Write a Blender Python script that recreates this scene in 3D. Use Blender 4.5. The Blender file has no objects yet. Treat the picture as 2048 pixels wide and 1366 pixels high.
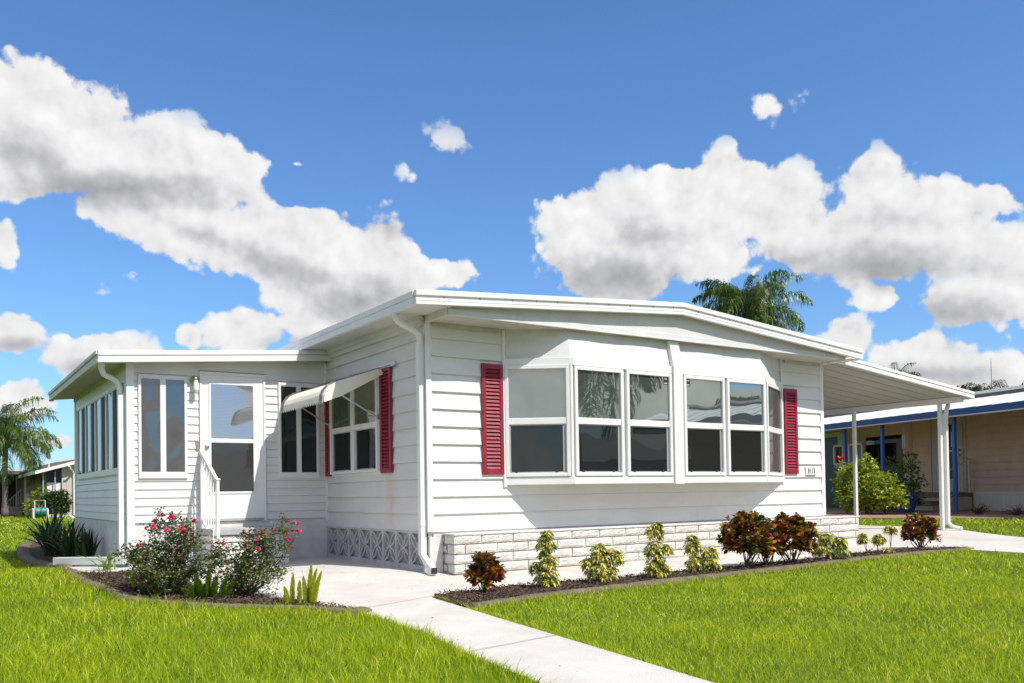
import bpy, bmesh, math, random
import numpy as np
from mathutils import Vector, Matrix
random.seed(7); rng = np.random.default_rng(7)
SC = bpy.context.scene; COL = SC.collection
D2R = math.radians

# ---------------------------------------------------------------- camera
def cam_axes(yaw, pitch, roll):
    f = np.array([math.cos(yaw)*math.cos(pitch), math.sin(yaw)*math.cos(pitch), math.sin(pitch)])
    r = np.array([math.sin(yaw), -math.cos(yaw), 0.0]); u = np.cross(r, f)
    c, s = math.cos(roll), math.sin(roll)
    return c*r+s*u, -s*r+c*u, f
CAMPOS = (-4.7975, -8.9464, 1.0)
cr, cu, cf = cam_axes(0.9837, 0.01847, -0.01522)
cd = bpy.data.cameras.new('camera'); cam = bpy.data.objects.new('camera', cd); COL.objects.link(cam)
cam.matrix_world = Matrix(((cr[0], cu[0], -cf[0], CAMPOS[0]), (cr[1], cu[1], -cf[1], CAMPOS[1]),
                           (cr[2], cu[2], -cf[2], CAMPOS[2]), (0, 0, 0, 1)))
cd.sensor_width = 36; cd.lens = 1759.09/2048*36; cd.shift_y = (951.757-683)/2048
cd.clip_start = 0.05; cd.clip_end = 3000
SC.camera = cam
SC.view_settings.view_transform = 'Standard'; SC.view_settings.look = 'None'
SC.view_settings.exposure = 0.30; SC.view_settings.gamma = 1; SC.view_settings.use_curve_mapping = False

# ---------------------------------------------------------------- sun
TOSUN = Vector((0.33, -1.0, 1.3)).normalized()
sl = bpy.data.lights.new('sun', 'SUN'); sl.energy = 4.3; sl.angle = D2R(0.5); sl.color = (1, .955, .885)
so = bpy.data.objects.new('sun', sl); COL.objects.link(so)
so.rotation_euler = (-TOSUN).to_track_quat('-Z', 'Y').to_euler(); so.location = (5, -15, 20)

# ---------------------------------------------------------------- sky with clouds
W = bpy.data.worlds.new('World'); SC.world = W; W.use_nodes = True
nt = W.node_tree; N = nt.nodes; L = nt.links; N.clear()
def add(tree, t, **k):
    n = tree.nodes.new(t)
    for a, b in k.items(): setattr(n, a, b)
    return n
def pxdir(x, y):
    d = cf + cr*(x-1024)/1759.09 + cu*(951.757-y)/1759.09
    return Vector(d/np.linalg.norm(d))
# cumulus puffs: centre, half width, half height (in thousandths of the focal plane), tilt, weight
PUFFS = [(40,200,150,130,30,1),(190,290,190,110,22,1),(330,330,190,95,14,1),(470,345,110,55,20,1),(60,350,170,62,0,1),(20,100,50,45,30,.8),
 (250,430,150,66,12,1),(410,465,215,92,16,1),(600,500,195,100,18,1),(730,510,130,108,10,1),(650,590,120,70,0,1),(780,560,85,80,0,1),(560,650,60,20,0,.7),
 (10,485,36,48,0,1),(25,668,66,45,10,1),(190,712,122,48,0,1),(378,675,24,28,0,.9),(505,668,92,48,0,1),(640,655,85,38,0,1),
 (915,545,75,44,10,.85),(892,285,140,80,10,.16),(830,350,140,100,0,.16),(1530,215,170,115,20,.26),(1600,190,150,95,-20,.28),(985,20,140,40,15,-.02),(1637,64,80,35,-20,-.05),(590,328,90,26,10,.25),
 (1055,395,40,70,0,-.05),(195,585,100,75,0,.0),(270,545,170,70,10,.05),
 (1180,470,120,90,0,1),(1300,470,205,118,0,1),(1350,385,80,55,0,1),(1240,560,130,60,0,1),(1390,500,130,80,0,1),
 (1470,360,80,60,20,1),(1540,420,120,90,20,1),(1630,480,150,90,10,1),(1520,540,60,38,0,.45),
 (1745,370,70,58,0,1),(1800,430,160,80,10,1),(1740,480,200,95,0,1),(1900,470,90,75,10,1),(1985,402,60,34,0,.9),(1880,395,80,38,0,.9),
 (1750,592,55,30,0,.85),(1940,600,130,62,-8,.85),(2040,560,90,100,0,1),(1605,594,75,36,0,.3),(1860,625,120,50,0,.25),
 (1690,678,62,42,0,1),(1850,722,120,52,5,1),(1980,750,120,44,5,1),(2045,770,60,30,0,.9),
 (50,800,52,46,20,1),(95,885,70,22,0,.8),(20,880,60,18,0,.6),(145,925,80,20,0,.7),(140,430,90,30,0,.0)]
g = bpy.data.node_groups.new('cloud_field', 'ShaderNodeTree')
g.interface.new_socket('Vector', in_out='INPUT', socket_type='NodeSocketVector')
g.interface.new_socket('Field', in_out='OUTPUT', socket_type='NodeSocketFloat')
gi = add(g, 'NodeGroupInput'); go = add(g, 'NodeGroupOutput')
def gm(op, a, b=None, c=None, clamp=False, tree=None):
    t = tree or g; n = add(t, 'ShaderNodeMath', operation=op); n.use_clamp = clamp
    for i, v in enumerate((a, b, c)):
        if v is None: continue
        if isinstance(v, (int, float)): n.inputs[i].default_value = v
        else: t.links.new(v, n.inputs[i])
    return n.outputs[0]
acc = None
GAPS = [(600,378,120,34,8,-1), (1545,590,40,60,0,-1)]   # blue openings
for (px, py, rx, ry, tl, w) in PUFFS+GAPS:
    c = pxdir(px, py); a = D2R(tl)
    e1 = pxdir(px+math.cos(a)*10, py+math.sin(a)*10)-c; e2 = pxdir(px+math.sin(a)*10, py-math.cos(a)*10)-c
    s1 = e1.length*rx/10*(1.22 if rx < 125 else 1.05); s2 = e2.length*ry/10*(1.22 if rx < 125 else 1.05)
    e1 = (e1-c*e1.dot(c)).normalized(); e2 = (e2-c*e2.dot(c)-e1*e2.dot(e1)).normalized()
    f3 = e1.cross(e2)
    Rm = Matrix((e1, e2, f3)).transposed()
    mp = add(g, 'ShaderNodeMapping', vector_type='TEXTURE')
    mp.inputs['Location'].default_value = c; mp.inputs['Rotation'].default_value = Rm.to_euler()
    mp.inputs['Scale'].default_value = (s1, s2, 0.9)
    if acc is None: g.links.new(gi.outputs[0], mp.inputs['Vector'])
    else:   # an epsilon link keeps the evaluation sequential (short shader stack)
        ch = add(g, 'ShaderNodeVectorMath', operation='MULTIPLY_ADD'); g.links.new(acc, ch.inputs[0]); ch.inputs[1].default_value = (1e-7,)*3
        g.links.new(gi.outputs[0], ch.inputs[2]); g.links.new(ch.outputs[0], mp.inputs['Vector'])
    ln = add(g, 'ShaderNodeVectorMath', operation='LENGTH'); g.links.new(mp.outputs[0], ln.inputs[0])
    if w < 0: acc = gm('SUBTRACT', acc, gm('MULTIPLY', gm('SUBTRACT', 1.0, ln.outputs['Value'], None, True), 1.1)); continue
    v = gm('MULTIPLY_ADD', ln.outputs['Value'], -1.0, w)
    acc = v if acc is None else gm('SMOOTH_MAX', acc, v, 0.22)
# scattered clouds in the rest of the sky (seen only in the window glass)
nz = add(g, 'ShaderNodeTexNoise'); nz.inputs['Scale'].default_value = 11; nz.inputs['Detail'].default_value = 5
g.links.new(gi.outputs[0], nz.inputs['Vector'])
sz = add(g, 'ShaderNodeSeparateXYZ'); g.links.new(gi.outputs[0], sz.inputs[0])
hz_ = gm('MAXIMUM', gm('MULTIPLY_ADD', sz.outputs['Z'], -6.0, 1.35), 0.0)
back = gm('ADD', gm('MULTIPLY_ADD', nz.outputs[0], 6.5, -3.15), gm('MINIMUM', hz_, .45))
dt = add(g, 'ShaderNodeVectorMath', operation='DOT_PRODUCT'); g.links.new(gi.outputs[0], dt.inputs[0]); dt.inputs[1].default_value = Vector(cf)
sel = add(g, 'ShaderNodeMapRange'); sel.inputs[1].default_value = 0.55; sel.inputs[2].default_value = 0.72
sel.inputs[3].default_value = 0; sel.inputs[4].default_value = -4; g.links.new(dt.outputs['Value'], sel.inputs[0])
back = gm('ADD', back, sel.outputs[0])
acc = gm('MAXIMUM', acc, back)
g.links.new(acc, go.inputs[0])
g2 = bpy.data.node_groups.new('cloud_billow', 'ShaderNodeTree')
g2.interface.new_socket('Vector', in_out='INPUT', socket_type='NodeSocketVector')
g2.interface.new_socket('Field', in_out='OUTPUT', socket_type='NodeSocketFloat')
gi2 = add(g2, 'NodeGroupInput'); go2 = add(g2, 'NodeGroupOutput')
n1 = add(g2, 'ShaderNodeTexNoise'); n1.inputs['Scale'].default_value = 8; n1.inputs['Detail'].default_value = 9; n1.inputs['Roughness'].default_value = .66
g2.links.new(gi2.outputs[0], n1.inputs['Vector'])
v1 = add(g2, 'ShaderNodeTexVoronoi', feature='F1'); v1.inputs['Scale'].default_value = 18; v1.inputs['Detail'].default_value = 2
v1.inputs['Roughness'].default_value = .55; v1.inputs['Lacunarity'].default_value = 2.3
g2.links.new(gi2.outputs[0], v1.inputs['Vector'])
nn = gm('MULTIPLY_ADD', n1.outputs[0], 1.75, -0.875, tree=g2)
vv = gm('MULTIPLY_ADD', v1.outputs['Distance'], -0.62, 0.52, tree=g2)
g2.links.new(gm('ADD', nn, vv, tree=g2), go2.inputs[0])
tc = add(nt, 'ShaderNodeTexCoord')
M_ = lambda op, a, b=None, c=None, cl=False: gm(op, a, b, c, cl, nt)
def field(grp, dx=None, prev=None):
    v = tc.outputs['Generated']
    if dx is not None:
        vo = add(nt, 'ShaderNodeVectorMath', operation='ADD'); L.new(v, vo.inputs[0]); vo.inputs[1].default_value = dx; v = vo.outputs[0]
    if prev is not None:
        ch = add(nt, 'ShaderNodeVectorMath', operation='MULTIPLY_ADD'); L.new(prev, ch.inputs[0]); ch.inputs[1].default_value = (1e-7,)*3; L.new(v, ch.inputs[2]); v = ch.outputs[0]
    B = add(nt, 'ShaderNodeGroup'); B.node_tree = grp; L.new(v, B.inputs[0]); return B.outputs[0]
# grey bases of the cloud banks (thicker, so less light comes through)
BASES = [(230,378,330,48,2,1),(40,300,170,60,20,.7),(720,600,150,60,0,1),(560,535,170,42,22,.9),(790,455,80,40,0,.55),(400,470,130,32,20,.6),(1230,560,190,62,0,1),(1290,480,130,60,0,.55),
 (1760,530,250,58,0,1),(1600,520,120,40,0,.7),(1800,440,130,40,10,.6),(1920,625,150,48,0,.9),(195,735,140,24,0,.8),(1880,750,180,34,5,.8),(600,690,120,24,0,.7),(25,690,90,22,0,.8)]
g3 = bpy.data.node_groups.new('cloud_bases', 'ShaderNodeTree')
g3.interface.new_socket('Vector', in_out='INPUT', socket_type='NodeSocketVector'); g3.interface.new_socket('Field', in_out='OUTPUT', socket_type='NodeSocketFloat')
gi3 = add(g3, 'NodeGroupInput'); go3 = add(g3, 'NodeGroupOutput'); acc = None
for (px, py, rx, ry, tl, w) in BASES:
    c = pxdir(px, py); a = D2R(tl)
    e1 = pxdir(px+math.cos(a)*10, py+math.sin(a)*10)-c; e2 = pxdir(px+math.sin(a)*10, py-math.cos(a)*10)-c
    s1 = e1.length*rx/10*1.1; s2 = e2.length*ry/10*1.2
    e1 = (e1-c*e1.dot(c)).normalized(); e2 = (e2-c*e2.dot(c)-e1*e2.dot(e1)).normalized()
    mp = add(g3, 'ShaderNodeMapping', vector_type='TEXTURE'); mp.inputs['Location'].default_value = c
    mp.inputs['Rotation'].default_value = Matrix((e1, e2, e1.cross(e2))).transposed().to_euler(); mp.inputs['Scale'].default_value = (s1, s2, 0.9)
    if acc is None: g3.links.new(gi3.outputs[0], mp.inputs['Vector'])
    else:
        ch = add(g3, 'ShaderNodeVectorMath', operation='MULTIPLY_ADD'); g3.links.new(acc, ch.inputs[0]); ch.inputs[1].default_value = (1e-7,)*3
        g3.links.new(gi3.outputs[0], ch.inputs[2]); g3.links.new(ch.outputs[0], mp.inputs['Vector'])
    ln = add(g3, 'ShaderNodeVectorMath', operation='LENGTH'); g3.links.new(mp.outputs[0], ln.inputs[0])
    v = gm('MULTIPLY', gm('MULTIPLY_ADD', ln.outputs['Value'], -1.0, 1.0, True, g3), w, tree=g3)
    acc = v if acc is None else gm('SMOOTH_MAX', acc, v, 0.15, tree=g3)
g3.links.new(acc, go3.inputs[0])
fa = field(g); fb = field(g3, None, fa)
ba = field(g2, None, fb); bb = field(g2, Vector((0, 0, .012))+Vector(cr)*0.009, ba)
AT = M_('ADD', fa, ba)
lit = M_('ADD', M_('MULTIPLY', fb, -.88), M_('MULTIPLY', M_('SUBTRACT', ba, bb), .52))
lit = M_('ADD', M_('ADD', lit, M_('MULTIPLY', ba, .12)), .87, None, True)
rp = add(nt, 'ShaderNodeValToRGB'); L.new(lit, rp.inputs[0])
el = rp.color_ramp.elements
el[0].position = 0; el[0].color = (.40, .405, .43, 1); el[1].position = 1; el[1].color = (.97, .97, .97, 1)
e = el.new(.35); e.color = (.57, .572, .595, 1); e = el.new(.66); e.color = (.82, .82, .83, 1)
mk = add(nt, 'ShaderNodeMapRange', interpolation_type='SMOOTHERSTEP'); mk.inputs[1].default_value = -.02; mk.inputs[2].default_value = .21; L.new(AT, mk.inputs[0])
sky = add(nt, 'ShaderNodeTexSky', sky_type='NISHITA'); sky.sun_disc = False
sky.sun_elevation = math.asin(TOSUN.z); sky.sun_rotation = math.atan2(TOSUN.x, TOSUN.y)
sky.air_density = 1.0; sky.dust_density = 0.6; sky.ozone_density = 2.0
sm = add(nt, 'ShaderNodeVectorMath', operation='MULTIPLY'); L.new(sky.outputs[0], sm.inputs[0]); sm.inputs[1].default_value = (.094, .134, .178)
cap = M_('MULTIPLY_ADD', fa, 1.3, .78, True)
mx = add(nt, 'ShaderNodeMix', data_type='RGBA'); L.new(M_('MULTIPLY', mk.outputs[0], cap), mx.inputs['Factor']); L.new(sm.outputs[0], mx.inputs['A']); L.new(rp.outputs[0], mx.inputs['B'])
bg = add(nt, 'ShaderNodeBackground'); L.new(mx.outputs['Result'], bg.inputs['Color']); bg.inputs['Strength'].default_value = 0.80
wo = add(nt, 'ShaderNodeOutputWorld'); L.new(bg.outputs[0], wo.inputs[0])
W.cycles.sampling_method = 'MANUAL'; W.cycles.sample_map_resolution = 512

# ---------------------------------------------------------------- materials
MATS = {}
def mat(name, col, rough=.6, col2=None, scale=6, detail=4, bump=0, bscale=40, spec=.5, metal=0, stretch=None, lo=.35, hi=.65):
    m = bpy.data.materials.new(name); m.use_nodes = True; t = m.node_tree; b = t.nodes['Principled BSDF']
    b.inputs['Base Color'].default_value = (*col, 1); b.inputs['Roughness'].default_value = rough
    b.inputs['Specular IOR Level'].default_value = spec; b.inputs['Metallic'].default_value = metal
    co = add(t, 'ShaderNodeTexCoord'); vec = co.outputs['Object']
    if stretch:
        mp = add(t, 'ShaderNodeMapping'); mp.inputs['Scale'].default_value = stretch; t.links.new(vec, mp.inputs[0]); vec = mp.outputs[0]
    if col2:
        n = add(t, 'ShaderNodeTexNoise'); n.inputs['Scale'].default_value = scale; n.inputs['Detail'].default_value = detail; n.inputs['Roughness'].default_value = .65
        t.links.new(vec, n.inputs['Vector'])
        r = add(t, 'ShaderNodeValToRGB'); r.color_ramp.elements[0].position = lo; r.color_ramp.elements[1].position = hi
        r.color_ramp.elements[0].color = (*col, 1); r.color_ramp.elements[1].color = (*col2, 1)
        t.links.new(n.outputs[0], r.inputs[0]); t.links.new(r.outputs[0], b.inputs['Base Color'])
    if bump:
        n2 = add(t, 'ShaderNodeTexNoise'); n2.inputs['Scale'].default_value = bscale; n2.inputs['Detail'].default_value = 6
        t.links.new(co.outputs['Object'], n2.inputs['Vector'])
        bp = add(t, 'ShaderNodeBump'); bp.inputs['Strength'].default_value = bump; bp.inputs['Distance'].default_value = .02
        t.links.new(n2.outputs[0], bp.inputs['Height']); t.links.new(bp.outputs[0], b.inputs['Normal'])
    MATS[name] = m; return m
def mixin(m, color, mask_builder):
    """blend a second colour (dirt, rust) over the base by a mask built from object coordinates"""
    t = m.node_tree; b = t.nodes['Principled BSDF']; co = add(t, 'ShaderNodeTexCoord')
    fac = mask_builder(t, co.outputs['Object'])
    mm = add(t, 'ShaderNodeMix', data_type='RGBA'); t.links.new(fac, mm.inputs['Factor'])
    src = b.inputs['Base Color']
    if src.links: t.links.new(src.links[0].from_socket, mm.inputs['A'])
    else: mm.inputs['A'].default_value = src.default_value
    mm.inputs['B'].default_value = (*color, 1); t.links.new(mm.outputs['Result'], b.inputs['Base Color'])
def speck(scale, lo, hi, amt, stretch=(1, 1, 1)):
    def f(t, co):
        mp = add(t, 'ShaderNodeMapping'); mp.inputs['Scale'].default_value = stretch; t.links.new(co, mp.inputs[0])
        n = add(t, 'ShaderNodeTexNoise'); n.inputs['Scale'].default_value = scale; n.inputs['Detail'].default_value = 8; n.inputs['Roughness'].default_value = .7
        t.links.new(mp.outputs[0], n.inputs['Vector'])
        r = add(t, 'ShaderNodeMapRange'); r.inputs[1].default_value = lo; r.inputs[2].default_value = hi; r.inputs[3].default_value = 0; r.inputs[4].default_value = amt
        t.links.new(n.outputs[0], r.inputs[0]); return r.outputs[0]
    return f
def leafmat(name, stops, trans=.3, rough=.45, tint=(1.25, 1.3, .6)):
    m = bpy.data.materials.new(name); m.use_nodes = True; t = m.node_tree; b = t.nodes['Principled BSDF']; out = t.nodes['Material Output']
    ge = add(t, 'ShaderNodeNewGeometry'); r = add(t, 'ShaderNodeValToRGB'); t.links.new(ge.outputs['Random Per Island'], r.inputs[0])
    el = r.color_ramp.elements
    while len(el) < len(stops): el.new(.5)
    for i, (p, c) in enumerate(stops): el[i].position = p; el[i].color = (*c, 1)
    t.links.new(r.outputs[0], b.inputs['Base Color']); b.inputs['Roughness'].default_value = rough; b.inputs['Specular IOR Level'].default_value = .35
    tr = add(t, 'ShaderNodeBsdfTranslucent'); vm = add(t, 'ShaderNodeVectorMath', operation='MULTIPLY'); t.links.new(r.outputs[0], vm.inputs[0]); vm.inputs[1].default_value = tint
    t.links.new(vm.outputs[0], tr.inputs[0]); ms = add(t, 'ShaderNodeMixShader'); ms.inputs[0].default_value = trans
    t.links.new(b.outputs[0], ms.inputs[1]); t.links.new(tr.outputs[0], ms.inputs[2]); t.links.new(ms.outputs[0], out.inputs[0])
    MATS[name] = m; return m
def glassmat(name, base, refl, blinds=0, bcol=(.2, .22, .2), warp=.03, tint=(.9, 1, .97), ior=1.45):
    m = bpy.data.materials.new(name); m.use_nodes = True; t = m.node_tree; t.nodes.clear(); out = add(t, 'ShaderNodeOutputMaterial')
    co = add(t, 'ShaderNodeTexCoord'); df = add(t, 'ShaderNodeBsdfDiffuse'); df.inputs[0].default_value = (*base, 1)
    if blinds:
        sp = add(t, 'ShaderNodeSeparateXYZ'); t.links.new(co.outputs['Object'], sp.inputs[0])
        a = gm('FRACT', gm('MULTIPLY', sp.outputs['Z'], blinds, tree=t), tree=t); a = gm('GREATER_THAN', a, .22, tree=t)
        mm = add(t, 'ShaderNodeMix', data_type='RGBA'); t.links.new(a, mm.inputs['Factor']); mm.inputs['A'].default_value = (*base, 1); mm.inputs['B'].default_value = (*bcol, 1)
        t.links.new(mm.outputs['Result'], df.inputs[0])
    gl = add(t, 'ShaderNodeBsdfGlossy'); gl.inputs['Roughness'].default_value = .015; gl.inputs[0].default_value = (*tint, 1)
    n = add(t, 'ShaderNodeTexNoise'); n.inputs['Scale'].default_value = 1.6; n.inputs['Detail'].default_value = 1; t.links.new(co.outputs['Object'], n.inputs['Vector'])
    bp = add(t, 'ShaderNodeBump'); bp.inputs['Strength'].default_value = warp; bp.inputs['Distance'].default_value = .12; t.links.new(n.outputs[0], bp.inputs['Height']); t.links.new(bp.outputs[0], gl.inputs['Normal'])
    lw = add(t, 'ShaderNodeFresnel'); lw.inputs[0].default_value = ior
    fr = gm('ADD', lw.outputs[0], refl, None, True, t)
    ms = add(t, 'ShaderNodeMixShader'); t.links.new(fr, ms.inputs[0]); t.links.new(df.outputs[0], ms.inputs[1]); t.links.new(gl.outputs[0], ms.inputs[2]); t.links.new(ms.outputs[0], out.inputs[0])
    MATS[name] = m; return m

WH = mat('white_siding', (.75, .735, .71), .5, (.69, .68, .66), 1.3, 5, .12, 60, .3, stretch=(1, 1, 2.5))
mixin(WH, (.46, .43, .38), speck(4, .58, .80, .45, (1, 1, 3)))
mixin(WH, (.35, .33, .30), speck(26, .70, .76, .5))
LAP1 = mat('lap_shade_grime_grey', (.40, .39, .37), .8, (.62, .61, .59), 3, 5); LAP2 = mat('lap_shade_grime_tan', (.46, .42, .33), .8, (.58, .55, .48), 3, 5)  # lap and seam dirt, with the shade line under each lap painted in
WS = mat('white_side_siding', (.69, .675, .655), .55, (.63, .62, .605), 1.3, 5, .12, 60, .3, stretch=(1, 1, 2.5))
def rust(t, co):
    sp = add(t, 'ShaderNodeSeparateXYZ'); t.links.new(co, sp.inputs[0])
    n = add(t, 'ShaderNodeTexNoise'); n.inputs['Scale'].default_value = 9; n.inputs['Detail'].default_value = 5; t.links.new(co, n.inputs['Vector'])
    y = gm('ABSOLUTE', gm('SUBTRACT', sp.outputs['Y'], .93, tree=t), tree=t); y = gm('MULTIPLY_ADD', y, -4.2, 1.0, True, t)
    z = add(t, 'ShaderNodeMapRange'); z.inputs[1].default_value = 1.30; z.inputs[2].default_value = .95; z.inputs[3].default_value = 0; z.inputs[4].default_value = 1; t.links.new(sp.outputs['Z'], z.inputs[0])
    z2 = add(t, 'ShaderNodeMapRange'); z2.inputs[1].default_value = .3; z2.inputs[2].default_value = 1.1; z2.inputs[3].default_value = .25; z2.inputs[4].default_value = 1; t.links.new(sp.outputs['Z'], z2.inputs[0])
    k = gm('MULTIPLY', gm('MULTIPLY', y, z.outputs[0], tree=t), z2.outputs[0], tree=t)
    return gm('MULTIPLY', k, gm('MULTIPLY_ADD', n.outputs[0], 1.2, -.18, True, t), tree=t)
mixin(WS, (.62, .34, .24), rust)
TR = mat('white_trim', (.77, .76, .735), .4, (.72, .71, .69), 2, 4, .05, 50)
BD = mat('weathered_white_board', (.68, .665, .64), .6, (.60, .59, .57), 2.2, 6, .15, 30)
mixin(BD, (.25, .24, .23), speck(17, .655, .70, .6, (1, 1, 2)))
VN = mat('vinyl_siding', (.72, .71, .69), .45, (.67, .66, .64), 2, 4, .04, 40)
SF = mat('soffit_white', (.58, .55, .50), .6, (.48, .45, .40), 3, 5, .1, 40)
EV = mat('eave_dirty_white', (.62, .59, .52), .6, (.34, .30, .23), 3.5, 8, .15, 40, lo=.5, hi=.82)
RF = mat('roof_white', (.80, .80, .80), .5, (.70, .70, .69), 3)
RD = mat('shutter_red', (.22, .010, .026), .42, (.28, .02, .04), 5, 4, .1, 60)
mixin(RD, (.36, .12, .13), speck(7, .60, .82, .3, (1, 1, .4)))
BK = mat('split_face_block', (.70, .67, .62), .85, (.54, .51, .465), 8, 8, .85, 50, .2)
mixin(BK, (.38, .35, .32), speck(30, .60, .75, .7))
MO = mat('dark_mortar', (.20, .18, .16), .95, (.30, .27, .24), 20)
CB = mat('screen_block_white', (.60, .58, .585), .85, (.44, .41, .415), 7, 8, .5, 70, .2)
mixin(CB, (.30, .27, .24), speck(14, .58, .78, .7))
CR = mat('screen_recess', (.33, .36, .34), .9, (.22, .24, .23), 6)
PB = mat('painted_block', (.68, .67, .65), .8, (.56, .55, .53), 5, 7, .4, 70, .2)
mixin(PB, (.30, .27, .24), speck(20, .64, .74, .8))
CO = mat('concrete', (.54, .50, .45), .85, (.62, .585, .53), 1.2, 8, .25, 90, .2)
mixin(CO, (.40, .34, .26), speck(.9, .50, .78, .6))
mixin(CO, (.30, .27, .23), speck(45, .68, .76, .35))
EDG = mat('edging_concrete', (.20, .155, .11), .9, (.12, .09, .06), 8, 7, .5, 60, .2)
MU = mat('mulch', (.055, .038, .028), .95, (.11, .075, .055), 14, 8, .9, 60, .2)
CHIP = leafmat('mulch_chips', [(0, (.035, .024, .018)), (.6, (.10, .065, .045)), (1, (.20, .13, .09))], .02, .9)
SOIL = mat('lawn_soil', (.06, .09, .012), .95, (.11, .16, .02), 1.5, 8, .3, 40, .1)
GL = glassmat('reflective_pane', (.03, .035, .033), .26, 62, (.075, .088, .080), .055, (.92, 1, .96))
GD = glassmat('screened_pane', (.016, .017, .017), .015, 0, warp=.06)
GP = glassmat('porch_pane', (.02, .02, .023), .12, 0, warp=.12, tint=(.95, .92, .90))
GG = glassmat('green_pane', (.03, .04, .03), .05, 60, (.12, .14, .10), .05)
SCR = mat('screen_frame_grey', (.42, .42, .42), .4, metal=.3)
BLK = mat('black_rubber', (.02, .02, .02), .5)
CRM = mat('awning_cream', (.80, .75, .65), .4, (.74, .69, .58), 4)
CRD = mat('awning_stripe_grey', (.20, .18, .17), .5)
ALU = mat('aluminium', (.55, .55, .55), .35, metal=.7)
BRS = mat('brass', (.50, .42, .28), .35, metal=.8)
STP = mat('step_white', (.70, .69, .66), .8, (.58, .56, .52), 6, 7, .4, 60)
GRY = mat('step_tread_grey', (.42, .42, .41), .85, (.34, .33, .32), 8)

# ---------------------------------------------------------------- mesh helpers
def tag(o, label=None, cat=None, group=None, kind=None):
    if label: o['label'] = label
    if cat: o['category'] = cat
    if group: o['group'] = group
    if kind: o['kind'] = kind
    return o
def thing(name, loc, label, cat, group=None, rz=0):
    o = bpy.data.objects.new(name, None); COL.objects.link(o); o.location = loc; o.rotation_euler = (0, 0, rz)
    o.empty_display_size = .2
    return tag(o, label, cat, group)
def rootloc(p):
    if p is None: return Vector((0, 0, 0))
    while p.parent: p = p.parent
    return p.location if p.type == 'EMPTY' else Vector((0, 0, 0))
def link(name, me, m, parent=None, smooth=False):
    if m: me.materials.append(m)
    if smooth: me.polygons.foreach_set('use_smooth', [True]*len(me.polygons))
    o = bpy.data.objects.new(name, me); COL.objects.link(o)
    if parent: o.parent = parent
    return o
class Fr:
    """a wall frame: origin O, U along the wall, N out of it, Z up"""
    def __init__(s, O, U, Nn): s.O = Vector(O); s.U = Vector(U).normalized(); s.N = Vector(Nn).normalized()
    def p(s, u, z, n): return Vector((s.O.x+s.U.x*u+s.N.x*n, s.O.y+s.U.y*u+s.N.y*n, z))
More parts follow.
